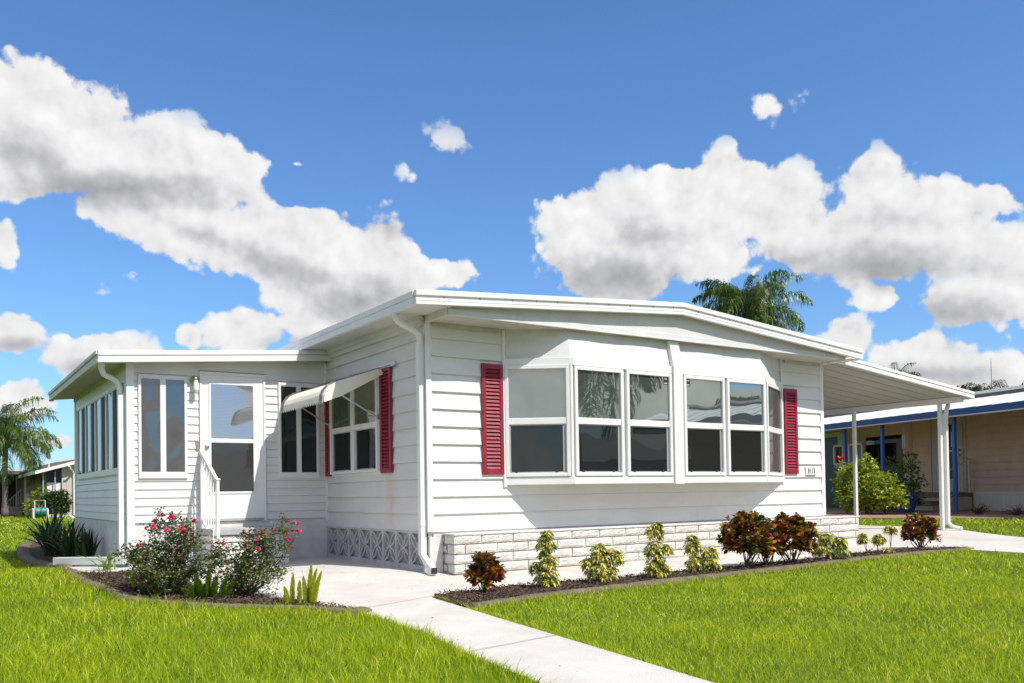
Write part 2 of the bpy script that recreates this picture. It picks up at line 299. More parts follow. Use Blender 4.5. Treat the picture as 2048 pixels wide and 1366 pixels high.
class MB:
    def __init__(s): s.v = []; s.f = []; s.cuts = []
    def poly(s, pts):
        b = len(s.v); s.v += [tuple(p) for p in pts]; s.f.append(tuple(range(b, b+len(pts)))); return s
    def hexa(s, P):
        s.cuts.append((len(s.v), len(s.f))); b = len(s.v); s.v += [tuple(p) for p in P]
        for q in ((0, 3, 2, 1), (4, 5, 6, 7), (0, 1, 5, 4), (1, 2, 6, 5), (2, 3, 7, 6), (3, 0, 4, 7)): s.f.append(tuple(b+i for i in q))
        return s
    def box(s, x0, x1, y0, y1, z0, z1):
        return s.hexa([(x0, y0, z0), (x1, y0, z0), (x1, y1, z0), (x0, y1, z0), (x0, y0, z1), (x1, y0, z1), (x1, y1, z1), (x0, y1, z1)])
    def fbox(s, F, u0, u1, z0, z1, n0, n1):
        return s.hexa([F.p(u0, z0, n0), F.p(u1, z0, n0), F.p(u1, z0, n1), F.p(u0, z0, n1), F.p(u0, z1, n0), F.p(u1, z1, n0), F.p(u1, z1, n1), F.p(u0, z1, n1)])
    def prism(s, poly, d):
        """poly: 3D points of one cap, d: extrusion vector"""
        s.cuts.append((len(s.v), len(s.f))); d = Vector(d); a = [Vector(p) for p in poly]; n = len(a); b = len(s.v)
        s.v += [tuple(p) for p in a]+[tuple(p+d) for p in a]
        s.f.append(tuple(range(b, b+n))); s.f.append(tuple(range(b+2*n-1, b+n-1, -1)))
        for i in range(n): j = (i+1) % n; s.f.append((b+i, b+n+i, b+n+j, b+j))
        return s
    def tube(s, pts, r, k=8, cap=True, r2=None):
        s.cuts.append((len(s.v), len(s.f))); pts = [Vector(p) for p in pts]; n = len(pts); rr = r if isinstance(r, (list, tuple)) else [r]*n
        b = len(s.v); up = Vector((0, 0, 1)); prev = None
        for i, p in enumerate(pts):
            t = (pts[min(i+1, n-1)]-pts[max(i-1, 0)]).normalized()
            if prev is None: x = t.cross(up); x = x if x.length > .05 else t.cross(Vector((1, 0, 0)))
            else: x = prev-t*prev.dot(t)
            x.normalize(); y = t.cross(x); prev = x
            for j in range(k):
                a = 2*math.pi*(j+.5)/k; s.v.append(tuple(p+x*math.cos(a)*rr[i]+y*math.sin(a)*rr[i]))
        for i in range(n-1):
            for j in range(k):
                j2 = (j+1) % k; s.f.append((b+i*k+j, b+i*k+j2, b+(i+1)*k+j2, b+(i+1)*k+j))
        if cap: s.f.append(tuple(b+j for j in range(k-1, -1, -1))); s.f.append(tuple(b+(n-1)*k+j for j in range(k)))
        return s
    def lathe(s, c, prof, k=16):
        b = len(s.v); c = Vector(c)
        for (r, z) in prof:
            for j in range(k): a = 2*math.pi*j/k; s.v.append((c.x+r*math.cos(a), c.y+r*math.sin(a), c.z+z))
        for i in range(len(prof)-1):
            for j in range(k): j2 = (j+1) % k; s.f.append((b+i*k+j, b+i*k+j2, b+(i+1)*k+j2, b+(i+1)*k+j))
        return s
    def each(s, name, m, parent=None, bevel=0, **k):
        # every box, prism or tube as a part of its own
        ends = s.cuts[1:]+[(len(s.v), len(s.f))]
        for (v0, f0), (v1, f1) in zip(s.cuts, ends):
            q = MB(); q.v = s.v[v0:v1]; q.f = [tuple(i-v0 for i in f) for f in s.f[f0:f1]]; o = q.build(name, m, parent, bevel, **k)
        return o
    def build(s, name, m, parent=None, bevel=0, smooth=False, fix=True):
        o0 = rootloc(parent); me = bpy.data.meshes.new(name)
        me.from_pydata([(x-o0.x, y-o0.y, z-o0.z) for x, y, z in s.v], [], s.f); me.update()
        if fix:
            bm = bmesh.new(); bm.from_mesh(me); bmesh.ops.recalc_face_normals(bm, faces=bm.faces)
            if bevel: bmesh.ops.bevel(bm, geom=[e for e in bm.edges if e.is_manifold and e.calc_face_angle(0) > .6], offset=bevel, segments=1, affect='EDGES', clamp_overlap=True)
            bm.to_mesh(me); bm.free()
        return link(name, me, m, parent, smooth)
def rawmesh(name, V, F, m, parent=None, smooth=False, sub=True):
    V = np.asarray(V, np.float32).reshape(-1, 3)
    if sub and parent is not None: V = V-np.array(rootloc(parent), np.float32)
    F = np.asarray(F, np.int32); k = F.shape[1]
    me = bpy.data.meshes.new(name); me.vertices.add(len(V)); me.vertices.foreach_set('co', V.ravel())
    me.loops.add(F.size); me.loops.foreach_set('vertex_index', F.ravel()); me.polygons.add(len(F))
    me.polygons.foreach_set('loop_start', np.arange(0, F.size, k, dtype=np.int32)); me.update(calc_edges=True)
    return link(name, me, m, parent, smooth)
def ss(a, b, x):
    t = np.clip((np.asarray(x, float)-a)/(b-a), 0, 1); return t*t*(3-2*t)
def gz(x, y):
    return (.06+.0066*np.clip(x, 0, 7.7)+.026*np.clip(x-7.7, 0, 6)*ss(-1.5, 1, y)+.06*ss(-.4, .3, y)*ss(.6, -.2, x)*ss(5, 3.4, y)
            + .16*ss(6, 28, y)*ss(12, 4, x))
def inpoly(x, y, P):
    c = np.zeros(x.shape, bool); n = len(P)
    for i in range(n):
        x1, y1 = P[i]; x2, y2 = P[(i+1) % n]
        if y1 == y2: continue
        k = ((y1 > y) != (y2 > y)) & (x < (x2-x1)*(y-y1)/(y2-y1)+x1); c ^= k
    return c
def sheet(name, poly, dz, m, depth=.12, step=.5, jitter=0):
    bm = bmesh.new(); f = bm.faces.new([bm.verts.new((x, y, 0)) for x, y in poly])
    bmesh.ops.triangulate(bm, faces=[f])
    xs = [p[0] for p in poly]; ys = [p[1] for p in poly]
    for ax, lo, hi in ((0, min(xs), max(xs)), (1, min(ys), max(ys))):
        k = math.ceil(lo/step)*step
        while k < hi:
            co = (k, 0, 0) if ax == 0 else (0, k, 0); no = (1, 0, 0) if ax == 0 else (0, 1, 0)
            bmesh.ops.bisect_plane(bm, geom=bm.verts[:]+bm.edges[:]+bm.faces[:], plane_co=co, plane_no=no); k += step
    for v in bm.verts: v.co.z = float(gz(v.co.x, v.co.y))+dz+(random.uniform(-jitter, jitter) if jitter else 0)
    if depth:
        ed = [e for e in bm.edges if e.is_boundary]; r = bmesh.ops.extrude_edge_only(bm, edges=ed)
        for v in r['geom']:
            if isinstance(v, bmesh.types.BMVert): v.co.z -= depth
    bmesh.ops.recalc_face_normals(bm, faces=bm.faces)
    me = bpy.data.meshes.new(name); bm.to_mesh(me); bm.free()
    o = link(name, me, m); o['kind'] = 'structure'; return o

# ================================================================ GROUND
def axis(fine0, fine1, step, far):
    a = list(np.arange(fine0, fine1, step)); b = []; d = step; x = fine1
    while x < far: b.append(x); d *= 1.5; x += d
    c = []; d = step; x = fine0-step
    while x > -far: c.append(x); d *= 1.5; x -= d
    return np.array(sorted(c)+a+b+[far])
ax_ = axis(-8, 20, .5, 900); ay_ = axis(-10, 40, .5, 900)
X_, Y_ = np.meshgrid(ax_, ay_); Z_ = gz(X_, Y_)-.03
nx = len(ax_); idx = np.arange(len(ay_)*nx).reshape(len(ay_), nx)
Fq = np.stack([idx[:-1, :-1], idx[:-1, 1:], idx[1:, 1:], idx[1:, :-1]], -1).reshape(-1, 4)
lawn = rawmesh('lawn_ground', np.stack([X_, Y_, Z_], -1), Fq, SOIL, smooth=True); tag(lawn, kind='structure')

WALK = [(-.95, -1.80), (-1.0, -1.92), (-1.24, -3.42), (-1.62, -5.93), (-2.3, -10.4), (-3.1, -16), (-3.9, -16), (-3.05, -10.4), (-2.29, -5.4), (-2.16, -4.46), (-2.0, -3.64), (-1.91, -2.35), (-1.93, -2.25)]
PATIO = [(-1.93, -2.25), (-2.05, -1.5), (-2.35, -.6), (-2.55, 0), (-2.68, .9), (-2.72, 2.1), (-3.16, 2.3), (-3.28, 3.1), (-3.24, 4.7), (-2.6, 4.8), (-2.6, 3.3), (.3, 3.3), (.3, -.2), (7.2, -.2), (7.2, 7), (11.25, 7), (11.25, .2), (10.9, -.6), (10.5, -1.4), (10.6, -4), (10.8, -9), (10.9, -14), (7.0, -14), (7.05, -6), (7.1, -3.05), (7.2, -2.3), (6.9, -1.75), (5.9, -1.62), (4.5, -1.72), (2.9, -1.78), (.9, -1.72), (-.2, -1.66), (-.95, -1.80)]
sheet('front_walkway', WALK, 0, CO); sheet('patio_and_driveway', PATIO, .002, CO)
for nm, a, b in (('walkway_joint', (-2.15, -4.46), (-1.37, -4.30)), ('walkway_joint', (-1.95, -2.28), (-.95, -1.83)), ('patio_joint', (-2.4, .4), (.1, .1))):
    a = Vector((*a, 0)); b = Vector((*b, 0)); d = (b-a).normalized(); n = Vector((-d.y, d.x, 0))*.004; mb = MB(); q = []
    for p, s in ((a, -1), (b, -1), (b, 1), (a, 1)): P = p+n*s; q.append((P.x, P.y, float(gz(P.x, P.y))+.006))
    tag(mb.poly(q).build(nm, MO), kind='structure')
BEDR_F = [(-1.04, -2.68), (-.6, -2.58), (-.08, -2.46), (.9, -2.38), (1.96, -2.32), (3.6, -2.25), (5.0, -2.12), (6.1, -2.14), (7.0, -2.22), (7.35, -2.2)]
BEDR_B = [(7.15, -1.9), (6.9, -1.77), (5.9, -1.64), (4.5, -1.74), (2.9, -1.80), (.9, -1.74), (-.2, -1.68), (-.93, -1.82), (-1.0, -1.96), (-1.12, -2.7)]
sheet('mulch_bed_right', BEDR_F+BEDR_B, .015, MU, .1, .12, .012)
BEDL_F = [(-1.93, -2.38), (-2.21, -1.88), (-2.67, -1.32), (-3.05, -.68), (-3.3, .08), (-3.38, 1.3), (-3.36, 2.3)]
BEDL_B = [(-2.78, 2.15), (-2.68, .9), (-2.55, 0), (-2.35, -.6), (-2.05, -1.5), (-1.93, -2.2)]
sheet('mulch_bed_left', BEDL_F+BEDL_B, .015, MU, .1, .12, .012)
BEDP_F = [(-3.3, 4.6), (-3.42, 5.9), (-3.45, 7.5), (-3.3, 9.8), (-3.05, 11.6), (-2.5, 12.6)]
sheet('mulch_bed_porch', BEDP_F+[(-1.5, 12.8), (-1.5, 7.6), (-2.6, 7.6), (-2.6, 4.78)], .015, MU, .1, .2, .012)
sheet('patio_brown_edge', [(12.9, 7.6), (13.5, 4.3), (14.8, 1.6), (17.6, -1.2), (20, -3.5), (21, -3.5), (24, 6), (22, 12), (17, 12)], .0, mat('patio_terracotta', (.36, .20, .13), .9, (.28, .17, .12), 3, 6, .3, 50), .1, 1)
sheet('street_slab_far', [(-9, 47.5), (.9, 44.5), (.9, 53), (-9, 56)], .0, CO, .1, 2)
sheet('street', [(-60, -24), (60, -24), (60, -16.5), (-60, -16.5)], -.02, mat('asphalt', (.06, .06, .062), .9, (.085, .085, .085), 8, 8, .3, 60), 0, 20)

def edging(path, w, h, label):
    """a moulded concrete kerb swept along a path"""
    pts = [Vector((x, y, 0)) for x, y in path]; sm_ = []
    for i in range(len(pts)-1):
        p0 = pts[max(i-1, 0)]; p1 = pts[i]; p2 = pts[i+1]; p3 = pts[min(i+2, len(pts)-1)]
        for k in range(5):
            t = k/5; sm_.append(.5*((2*p1)+(-p0+p2)*t+(2*p0-5*p1+4*p2-p3)*t*t+(-p0+3*p1-3*p2+p3)*t**3))
    sm_.append(pts[-1]); prof = [(-.5, -.9), (-.5, .5), (-.36, .92), (-.05, 1), (.2, .8), (.42, .45), (.5, .0), (.5, -.9)]
    mb = MB(); k = len(prof); n = len(sm_)
    for i, p in enumerate(sm_):
        t = (sm_[min(i+1, n-1)]-sm_[max(i-1, 0)]).normalized(); x = Vector((t.y, -t.x, 0)); base = float(gz(p.x, p.y))
        for a, b in prof: q = p+x*a*w; mb.v.append((q.x, q.y, base+b*h+random.uniform(-.003, .003)))
    for i in range(n-1):
        for j in range(k-1): mb.f.append((i*k+j, i*k+j+1, (i+1)*k+j+1, (i+1)*k+j))
    mb.f.append(tuple(range(k))); mb.f.append(tuple((n-1)*k+j for j in range(k-1, -1, -1)))
    return tag(mb.build('garden_edging', EDG, smooth=True), label, 'edging')
edging([(-1.88, -2.28)]+BEDL_F+[(-3.34, 3.0)], .16, .028, 'curved brown concrete edging along the rose bed')
edging([(-3.28, 3.9)]+BEDP_F, .2, .05, 'grey concrete edging round the strap leaf bed by the porch')
edging(BEDR_F, .14, .026, 'brown concrete edging below the croton and schefflera bed')

# ================================================================ MAIN HOUSE
H = thing('mobile_home', (0, 0, .06), 'white lap sided mobile home with bay window, red shutters and glazed side porch', 'house')
S = .2032; Z0 = 1.1626
FF = Fr((0, 0, 0), (1, 0, 0), (0, -1, 0)); FL = Fr((0, 0, 0), (0, 1, 0), (-1, 0, 0)); FP = Fr((0, 3.04, 0), (1, 0, 0), (0, -1, 0)); FPL = Fr((-2.67, 0, 0), (0, 1, 0), (-1, 0, 0))
def siding(mb, F, u0, u1, zs, lap, thick=.012, wob=0, n0=0, edge=None):
    for a, b in zip(zs[:-1], zs[1:]):
        o = random.uniform(-wob, wob)
        A0, A1 = F.p(u0, a+o, n0+lap+thick), F.p(u1, a-o, n0+lap+thick); B0, B1 = F.p(u0, b, n0+.006), F.p(u1, b, n0+.006)
        if edge is not None: edge.poly([F.p(u0+.002, a+o+.0005, n0+lap+thick+.0008), F.p(u1-.002, a-o+.0005, n0+lap+thick+.0008), F.p(u1-.002, a-o+.0065, n0+lap+thick+.0002), F.p(u0+.002, a+o+.0065, n0+lap+thick+.0002)])  # darker strip along the board's bottom edge: painted lap shade plus dirt
        mb.poly([A0, A1, B1, B0]); mb.poly([F.p(u0, a+o, n0-.01), F.p(u1, a-o, n0-.01), A1, A0])
        mb.poly([F.p(u0, a+o, n0-.01), A0, B0, F.p(u0, b, n0-.01)]); mb.poly([F.p(u1, a-o, n0-.01), F.p(u1, b, n0-.01), B1, A1])
zs = [Z0+k*S for k in range(-3, 9)]+[2.99]
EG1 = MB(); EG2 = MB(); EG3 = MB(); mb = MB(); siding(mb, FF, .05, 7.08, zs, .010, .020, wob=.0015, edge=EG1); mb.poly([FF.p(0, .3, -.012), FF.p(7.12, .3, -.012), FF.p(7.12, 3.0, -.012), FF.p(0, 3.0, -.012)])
mb.build('front_wall', WH, H, fix=False)
for u, k in ((4.0, -2), (4.55, -2), (4.28, -3), (4.86, -3), (3.2, -1), (.55, 2), (6.8, -1)): MB().poly([FF.p(u, Z0+k*S+.008, .0302), FF.p(u+.003, Z0+k*S+.008, .0302), FF.p(u+.003, Z0+(k+1)*S-.004, .0072), FF.p(u, Z0+(k+1)*S-.004, .0072)]).build('panel_seam', LAP1, H, fix=False)
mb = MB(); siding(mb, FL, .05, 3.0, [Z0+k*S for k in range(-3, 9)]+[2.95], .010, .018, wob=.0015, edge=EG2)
mb.poly([FL.p(0, .3, -.012), FL.p(3.1, .3, -.012), FL.p(3.1, 3.0, -.012), FL.p(0, 3.0, -.012)]); mb.build('side_wall', WS, H, fix=False)
EG1.build('lap_shade_grime', LAP1, H, fix=False); EG2.build('lap_shade_grime', LAP2, H, fix=False)
# enclosing walls out of sight
mb = MB(); mb.box(.02, 7.10, 3.0, 13.8, .05, 2.98); mb.box(7.02, 7.10, .02, 3.0, .05, 2.98); mb.each('rear_wall', WH, H)
mb = MB(); mb.box(-.022, .05, -.024, .05, .55, 2.98); mb.box(-.03, .035, -.034, -.024, .56, 2.975); mb.build('corner_trim', TR, H, .002)
mb = MB(); mb.box(7.06, 7.14, -.03, .06, .56, 2.98); mb.build('corner_trim', TR, H, .002)
mb = MB(); mb.box(-.02, .035, 3.0, 3.035, .3, 2.85); mb.build('corner_trim', TR, H)
# roof
ZL, ZR, ZP, XL, XR, XP = 3.18, 3.14, 3.458, -.45, 7.34, 3.5
def zr(x): return ZL+(ZP-ZL)*(x-XL)/(XP-XL) if x < XP else ZP+(ZR-ZP)*(x-XP)/(XR-XP)
def gable(mb, y0, y1, a, b, x0=XL, x1=XR):
    mb.prism([(x0, y0, zr(x0)+a), (x0, y0, zr(x0)+b), (XP, y0, ZP+b), (XP, y0, ZP+a)], (0, y1-y0, 0))
    mb.prism([(XP, y0, ZP+a), (XP, y0, ZP+b), (x1, y0, zr(x1)+b), (x1, y0, zr(x1)+a)], (0, y1-y0, 0))
mb = MB(); gable(mb, -.56, 14, -.02, -.10, XL+.03, XR-.02); mb.build('roof', RF, H)
mb = MB(); gable(mb, -.625, -.565, 0, -.060, XL, XR); mb.build('gable_fascia_cap', TR, H, .004)
mb = MB(); gable(mb, -.60, -.566, -.0601, -.086, XL+.006, XR-.004); mb.build('gable_fascia_groove', BD, H)
mb = MB(); gable(mb, -.618, -.566, -.0861, -.118, XL, XR); gable(mb, -.614, -.566, -.1181, -.123, XL, XR); gable(mb, -.620, -.566, -.1231, -.157, XL, XR); mb.build('gable_fascia', TR, H, .002)
mb = MB(); x = -.1
while x < 7.2:
    mb.box(x-.006, x+.006, -.604, -.599, zr(x)-.079, zr(x)-.067); x += random.uniform(.26, .5)
mb.each('screw', BLK, H)
mb = MB(); mb.box(-.455, -.40, -.56, 14, 3.025, 3.105); mb.box(-.462, -.40, -.562, 14, 3.11, 3.178); mb.box(-.45, -.405, -.56, 14, 3.1, 3.115); mb.build('side_gutter', TR, H, .004)
mb = MB(); mb.poly([(-.42, -.565, 3.03), (-.42, 14, 3.03), (0.02, 14, 3.05), (.02, -.565, 3.05)]); mb.box(-.055, -.012, .02, 14, 2.93, 3.04); mb.box(-.10, -.056, .0, 14, 2.985, 3.045)
mb.build('side_soffit', BD, H)
mb = MB(); mb.box(7.12, 7.32, -.55, 14, 2.975, 2.99); mb.build('side_soffit', BD, H)
# gable board, flat soffit and return
mb = MB(); xs_ = np.linspace(0, 7.0, 29)
mb.prism([(0, -.50, 2.975)]+[(7.0, -.50, 2.975), (7.0, -.50, zr(7.0)-.13), (XP, -.50, ZP-.13), (0, -.50, zr(0)-.13)], (0, .03, 0)); mb.build('gable_board', BD, H)
mb = MB(); mb.box(.0, 7.0, -.514, -.501, 2.972, 3.045); mb.box(.02, 6.98, -.521, -.5145, 2.968, 2.988); mb.each('gable_board_moulding', BD, H, .002)
mb = MB(); mb.box(-.02, 0.005, -.50, .0, 2.965, 3.09); mb.box(6.975, 7.0, -.468, 0, 2.965, 3.09); mb.each('soffit_return', BD, H)
mb = MB(); mb.box(.006, 6.974, -.469, -.002, 2.977, 2.985); mb.box(.06, 1.0, -.045, -.021, 2.93, 2.976); mb.box(6.2, 7.05, -.045, -.021, 2.93, 2.976); mb.each('front_soffit', SF, H)
mb = MB(); mb.poly([(XL+.04, -.565, 3.06), (0, -.565, 3.09), (0, 0, 3.09), (XL+.04, 0, 3.06)]); mb.poly([(0, -.565, 3.0), (7.3, -.565, 3.0), (7.3, -.4, 3.0), (0, -.4, 3.0)][:0] or [(0, -.56, 3.075), (XP, -.56, 3.34), (XP, -.49, 3.34), (0, -.49, 3.075)])
mb.poly([(XP, -.56, 3.34), (7.32, -.56, 3.03), (7.32, -.49, 3.03), (XP, -.49, 3.34)]); mb.build('eave_underside', BD, H, fix=False)

# --- windows
def single_hung(F, u0, u1, zb, zm0, zm1, zt, par, up=GL, lo=GD, fw=.045, n=.0, tags=True, latch=True, blk=None):
    """outer frame (fw), upper pane, meeting rail, lower screened pane; u0..u1 and zb..zt are the glass"""
    mb = MB()
    mb.fbox(F, u0-fw, u0, zb-fw, zt+fw, n, n+.045); mb.fbox(F, u1, u1+fw, zb-fw, zt+fw, n, n+.045)
    mb.fbox(F, u0, u1, zt, zt+fw, n, n+.0445); mb.fbox(F, u0, u1, zb-fw, zb, n, n+.0445); mb.fbox(F, u0, u1, zm0, zm1, n, n+.036)
    fr = mb.build('window_frame', TR, par, .004)
    MB().fbox(F, u0, u1, zm1, zt, n+.012, n+.020).build('upper_pane', up, par)
    mb = MB().fbox(F, u0+.02, u1-.045, zb+.014, zm0-.012, n+.006, n+.012); mb.build('lower_pane', lo, par)
    mb = MB(); mb.fbox(F, u0, u0+.02, zb, zm0, n+.004, n+.020); mb.fbox(F, u1-.045, u1-.025, zb, zm0, n+.004, n+.020); mb.fbox(F, u0+.02, u1-.045, zb, zb+.014, n+.004, n+.018); mb.fbox(F, u0+.02, u1-.045, zm0-.012, zm0, n+.004, n+.014); mb.fbox(F, u1-.025, u1, zb, zm0, n+.001, n+.010)
    mb.build('screen_frame', SCR, par)
    if latch:
        mb = MB()
        for uu in (u0+.12*(u1-u0), u0+.82*(u1-u0)): mb.fbox(F, uu-.012, uu+.012, zb+.002, zb+.034, n+.018, n+.028)
        mb.each('screen_latch', BLK, par)
    if blk is not None:
        mb = MB(); mb.fbox(F, blk, blk+.075, zt-.10, zt-.008, n+.0202, n+.0215); s_ = mb.build('window_sticker', BLK, par)
        mb = MB(); mb.fbox(F, blk+.012, blk+.063, zt-.032, zt-.022, n+.0216, n+.022); mb.fbox(F, blk+.012, blk+.063, zt-.088, zt-.078, n+.0216, n+.022); mb.each('sticker_print', TR, par)
Dp = .48; BX = [(1.04, 0), (1.715, -Dp), (5.19, -Dp), (6.12, 0)]
bay = MB()
for (a, b) in zip(BX[:-1], BX[1:]):
    A_, B_ = Vector((*a, 0)), Vector((*b, 0)); z0_, z1_ = 1.087, 2.625
    bay.poly([(a[0], a[1], z0_), (b[0], b[1], z0_), (b[0], b[1], z1_), (a[0], a[1], z1_)])
bay.poly([(x, y, 1.087) for x, y in BX])
HX = [(1.04, 0), (1.73, -.405), (5.18, -.405), (6.12, 0)]
bay_ = bay.build('bay_window', TR, H, fix=False)
hood = MB(); n_ = 26
for si in range(3):
    a0, b0 = BX[si], BX[si+1]; a1, b1 = HX[si], HX[si+1]; m_ = 14 if si == 1 else 5
    for i in range(m_):
        for j in range(4):
            def P(t, s):
                bx = a0[0]*(1-t)+b0[0]*t; by = a0[1]*(1-t)+b0[1]*t; cx = a1[0]*(1-t)+b1[0]*t; cy = a1[1]*(1-t)+b1[1]*t
                w = .010*math.sin(t*m_*1.35+s*2.2)*math.sin(s*math.pi)*(1 if 0 < t < 1 else 0)
                return (bx*(1-s)+cx*s, by*(1-s)+cy*s-w, 2.625+(2.978-2.625)*s)
            hood.poly([P(i/m_, j/4), P((i+1)/m_, j/4), P((i+1)/m_, (j+1)/4), P(i/m_, (j+1)/4)])
hood.build('bay_hood', BD, bay_, fix=False)
FB = Fr((0, -Dp, 0), (1, 0, 0), (0, -1, 0))
dL = Vector((.675, -.48, 0)); dR = Vector((.93, .48, 0))
FBL = Fr((1.04, 0, 0), dL, (-.48, -.675, 0)); FBR = Fr((5.19, -.48, 0), dR, (.48, -.93, 0)); LL, LR = dL.length, dR.length
single_hung(FBL, .07, .765, 1.228, 1.817, 1.896, 2.49, bay_)
single_hung(FB, 1.79, 2.475, 1.228, 1.817, 1.896, 2.478, bay_); single_hung(FB, 2.617, 3.309, 1.228, 1.817, 1.896, 2.478, bay_, blk=3.222)
single_hung(FB, 3.618, 4.303, 1.228, 1.817, 1.896, 2.478, bay_, blk=3.63); single_hung(FB, 4.441, 5.139, 1.228, 1.817, 1.896, 2.478, bay_)
GX = glassmat('angled_pane', (.07, .07, .07), .0, 0, warp=.04, ior=1.12)
single_hung(FBR, .09, .975, 1.228, 1.817, 1.896, 2.478, bay_, GX, GX)
mb = MB()
for F, u0, u1 in ((FBL, 0, LL-.004), (FB, 1.72, 3.37), (FB, 3.54, 5.185), (FBR, .004, LR)):
    mb.fbox(F, u0, u1, 1.087, 1.178, 0, .030); mb.fbox(F, u0, u1, 2.53, 2.622, 0, .030)
mb.each('bay_board', TR, bay_, .003)
mb = MB(); mb.fbox(FB, 3.372, 3.537, 1.075, 2.62, .0, .060); mb.prism([(3.372, -.54, 2.62), (3.537, -.54, 2.62), (3.537, -.465, 2.972), (3.372, -.465, 2.972)], (0, .1, 0)); mb.build('bay_post', TR, bay_, .003)
mb = MB(); mb.fbox(FF, 1.015, 1.055, 1.06, 2.975, .012, .045); mb.fbox(FF, 6.105, 6.145, 1.08, 2.975, .012, .045)
mb.box(1.70, 1.735, -.50, -.47, 1.09, 2.62); mb.box(5.17, 5.20, -.50, -.47, 1.09, 2.62); mb.each('bay_corner_trim', TR, bay_, .003)

def shutter(F, u0, u1, z0, z1, n=.022):
    s = MB(); w = .05; s.fbox(F, u0, u0+w, z0, z1, n, n+.035); s.fbox(F, u1-w, u1, z0, z1, n, n+.035)
    s.fbox(F, u0+w, u1-w, z1-.06, z1, n, n+.034); s.fbox(F, u0+w, u1-w, z0, z0+.06, n, n+.034)
    o = s.build('shutter', RD, H, .003)
    l = MB(); l.fbox(F, u0+w, u1-w, z0+.06, z1-.06, n, n+.006); z = z0+.066; a, b = u0+w+.003, u1-w-.003
    while z < z1-.09:
        l.poly([F.p(a, z, n+.034), F.p(b, z, n+.034), F.p(b, z+.043, n+.010), F.p(a, z+.043, n+.010)])
        l.poly([F.p(a, z, n+.034), F.p(a, z, n+.026), F.p(b, z, n+.026), F.p(b, z, n+.034)]); z += .0445
    l.build('louvres', RD, o, fix=False)
shutter(FF, .713, 1.012, 1.216, 2.545); shutter(FF, 6.165, 6.464, 1.216, 2.53)
shutter(FL, .862, 1.168, 1.263, 2.59); shutter(FL, 2.83, 3.0, 1.263, 2.59)
# side window 2x2
sw = MB(); sw.fbox(FL, 1.19, 2.815, 1.25, 2.53, .015, .03); sw = sw.build('side_window', TR, H)
for a, b in ((1.262, 1.955), (2.045, 2.735)): single_hung(FL, a, b, 1.325, 1.855, 1.925, 2.46, sw, GG, GD, .04, .030)
# awning
aw = MB(); prof = [(.03, 2.575), (.25, 2.50), (.5, 2.415), (.66, 2.358), (.74, 2.315), (.79, 2.26), (.812, 2.20), (.82, 2.13)]
def awn(mb, y0, y1, ribs, off=0, lastdz=True):
    n = ribs*4
    for i in range(n):
        ya, yb = y0+(y1-y0)*i/n, y0+(y1-y0)*(i+1)/n
        ha, hb = [.012*(1 if k % 4 in (1, 2) else 0) for k in (i, i+1)]
        for (p, q) in zip(prof[:-1], prof[1:]):
            def Q(pp, y, h, end): return (-pp[0]-h*(.9 if pp[0] > .7 else .2)-off, y, pp[1]+h*(.2 if pp[0] > .7 else .9)+off-(.03*h/.012 if end else 0))
            e = q is prof[-1]
            mb.poly([Q(p, ya, ha, 0), Q(p, yb, hb, 0), Q(q, yb, hb, e), Q(q, ya, ha, e)])
awn(aw, 1.10, 2.64, 20); awn_o = aw.build('awning', CRM, H, fix=False)
for ya_, yb_ in ((1.15, 1.22), (2.52, 2.60)): s_ = MB(); awn(s_, ya_, yb_, 1, .013); s_.build('awning_stripe', CRD, awn_o, fix=False)
s_ = MB()
for y in (1.088, 2.645): s_.prism([(-p[0], y, p[1]+.004) for p in prof]+[(-.81, y, 2.12), (-.60, y, 2.20), (-.35, y, 2.33), (-.1, y, 2.47), (-.03, y, 2.51)], (0, .012, 0))
s_.each('awning_wing', CRM, awn_o)
s_ = MB(); s_.fbox(FL, .728, 2.866, 2.57, 2.615, .02, .05); s_.fbox(FL, .728, 2.866, 2.565, 2.572, .02, .075); s_.build('awning_rail', ALU, awn_o)
for y, z, y2 in ((1.213, 1.975, 1.17), (2.79, 1.975, 2.6)): s_ = MB(); s_.tube([(-.07, y, z), (-.76, y2, 2.33)], .011, 6); s_.fbox(FL, y-.02, y+.02, z-.03, z+.03, .03, .075); s_.build('awning_arm', ALU, awn_o)
# downspout of the main roof
ds = MB()
ds.tube([(-.41, -.04, 3.04), (-.41, -.045, 2.985), (-.385, -.05, 2.945), (-.33, -.05, 2.915), (-.26, -.04, 2.89), (-.16, -.01, 2.865), (-.09, .02, 2.83), (-.062, .04, 2.77), (-.058, .05, 2.7)], .042, 10)
ds.box(-.095, -.025, .015, .095, .30, 2.72); ds.box(-.10, -.022, .010, .10, .62, .70)
ds.hexa([(-.095, .015, .30), (-.025, .015, .30), (-.025, .095, .30), (-.095, .095, .30)][:0] or [(-.10, -.22, .09), (-.02, -.22, .09), (-.02, -.15, .07), (-.10, -.15, .07), (-.095, -.20, .17), (-.025, -.20, .17), (-.025, -.06, .17), (-.095, -.06, .17)])
ds.hexa([(-.095, -.20, .169), (-.025, -.20, .169), (-.025, -.06, .169), (-.095, -.06, .169), (-.095, .015, .301), (-.025, .015, .301), (-.025, .095, .301), (-.095, .095, .301)])
ds.build('downspout', TR, H, .004)
ds = MB(); ds.box(-.098, -.022, -.222, -.219, .095, .165); ds.build('downspout_mouth', BLK, H)

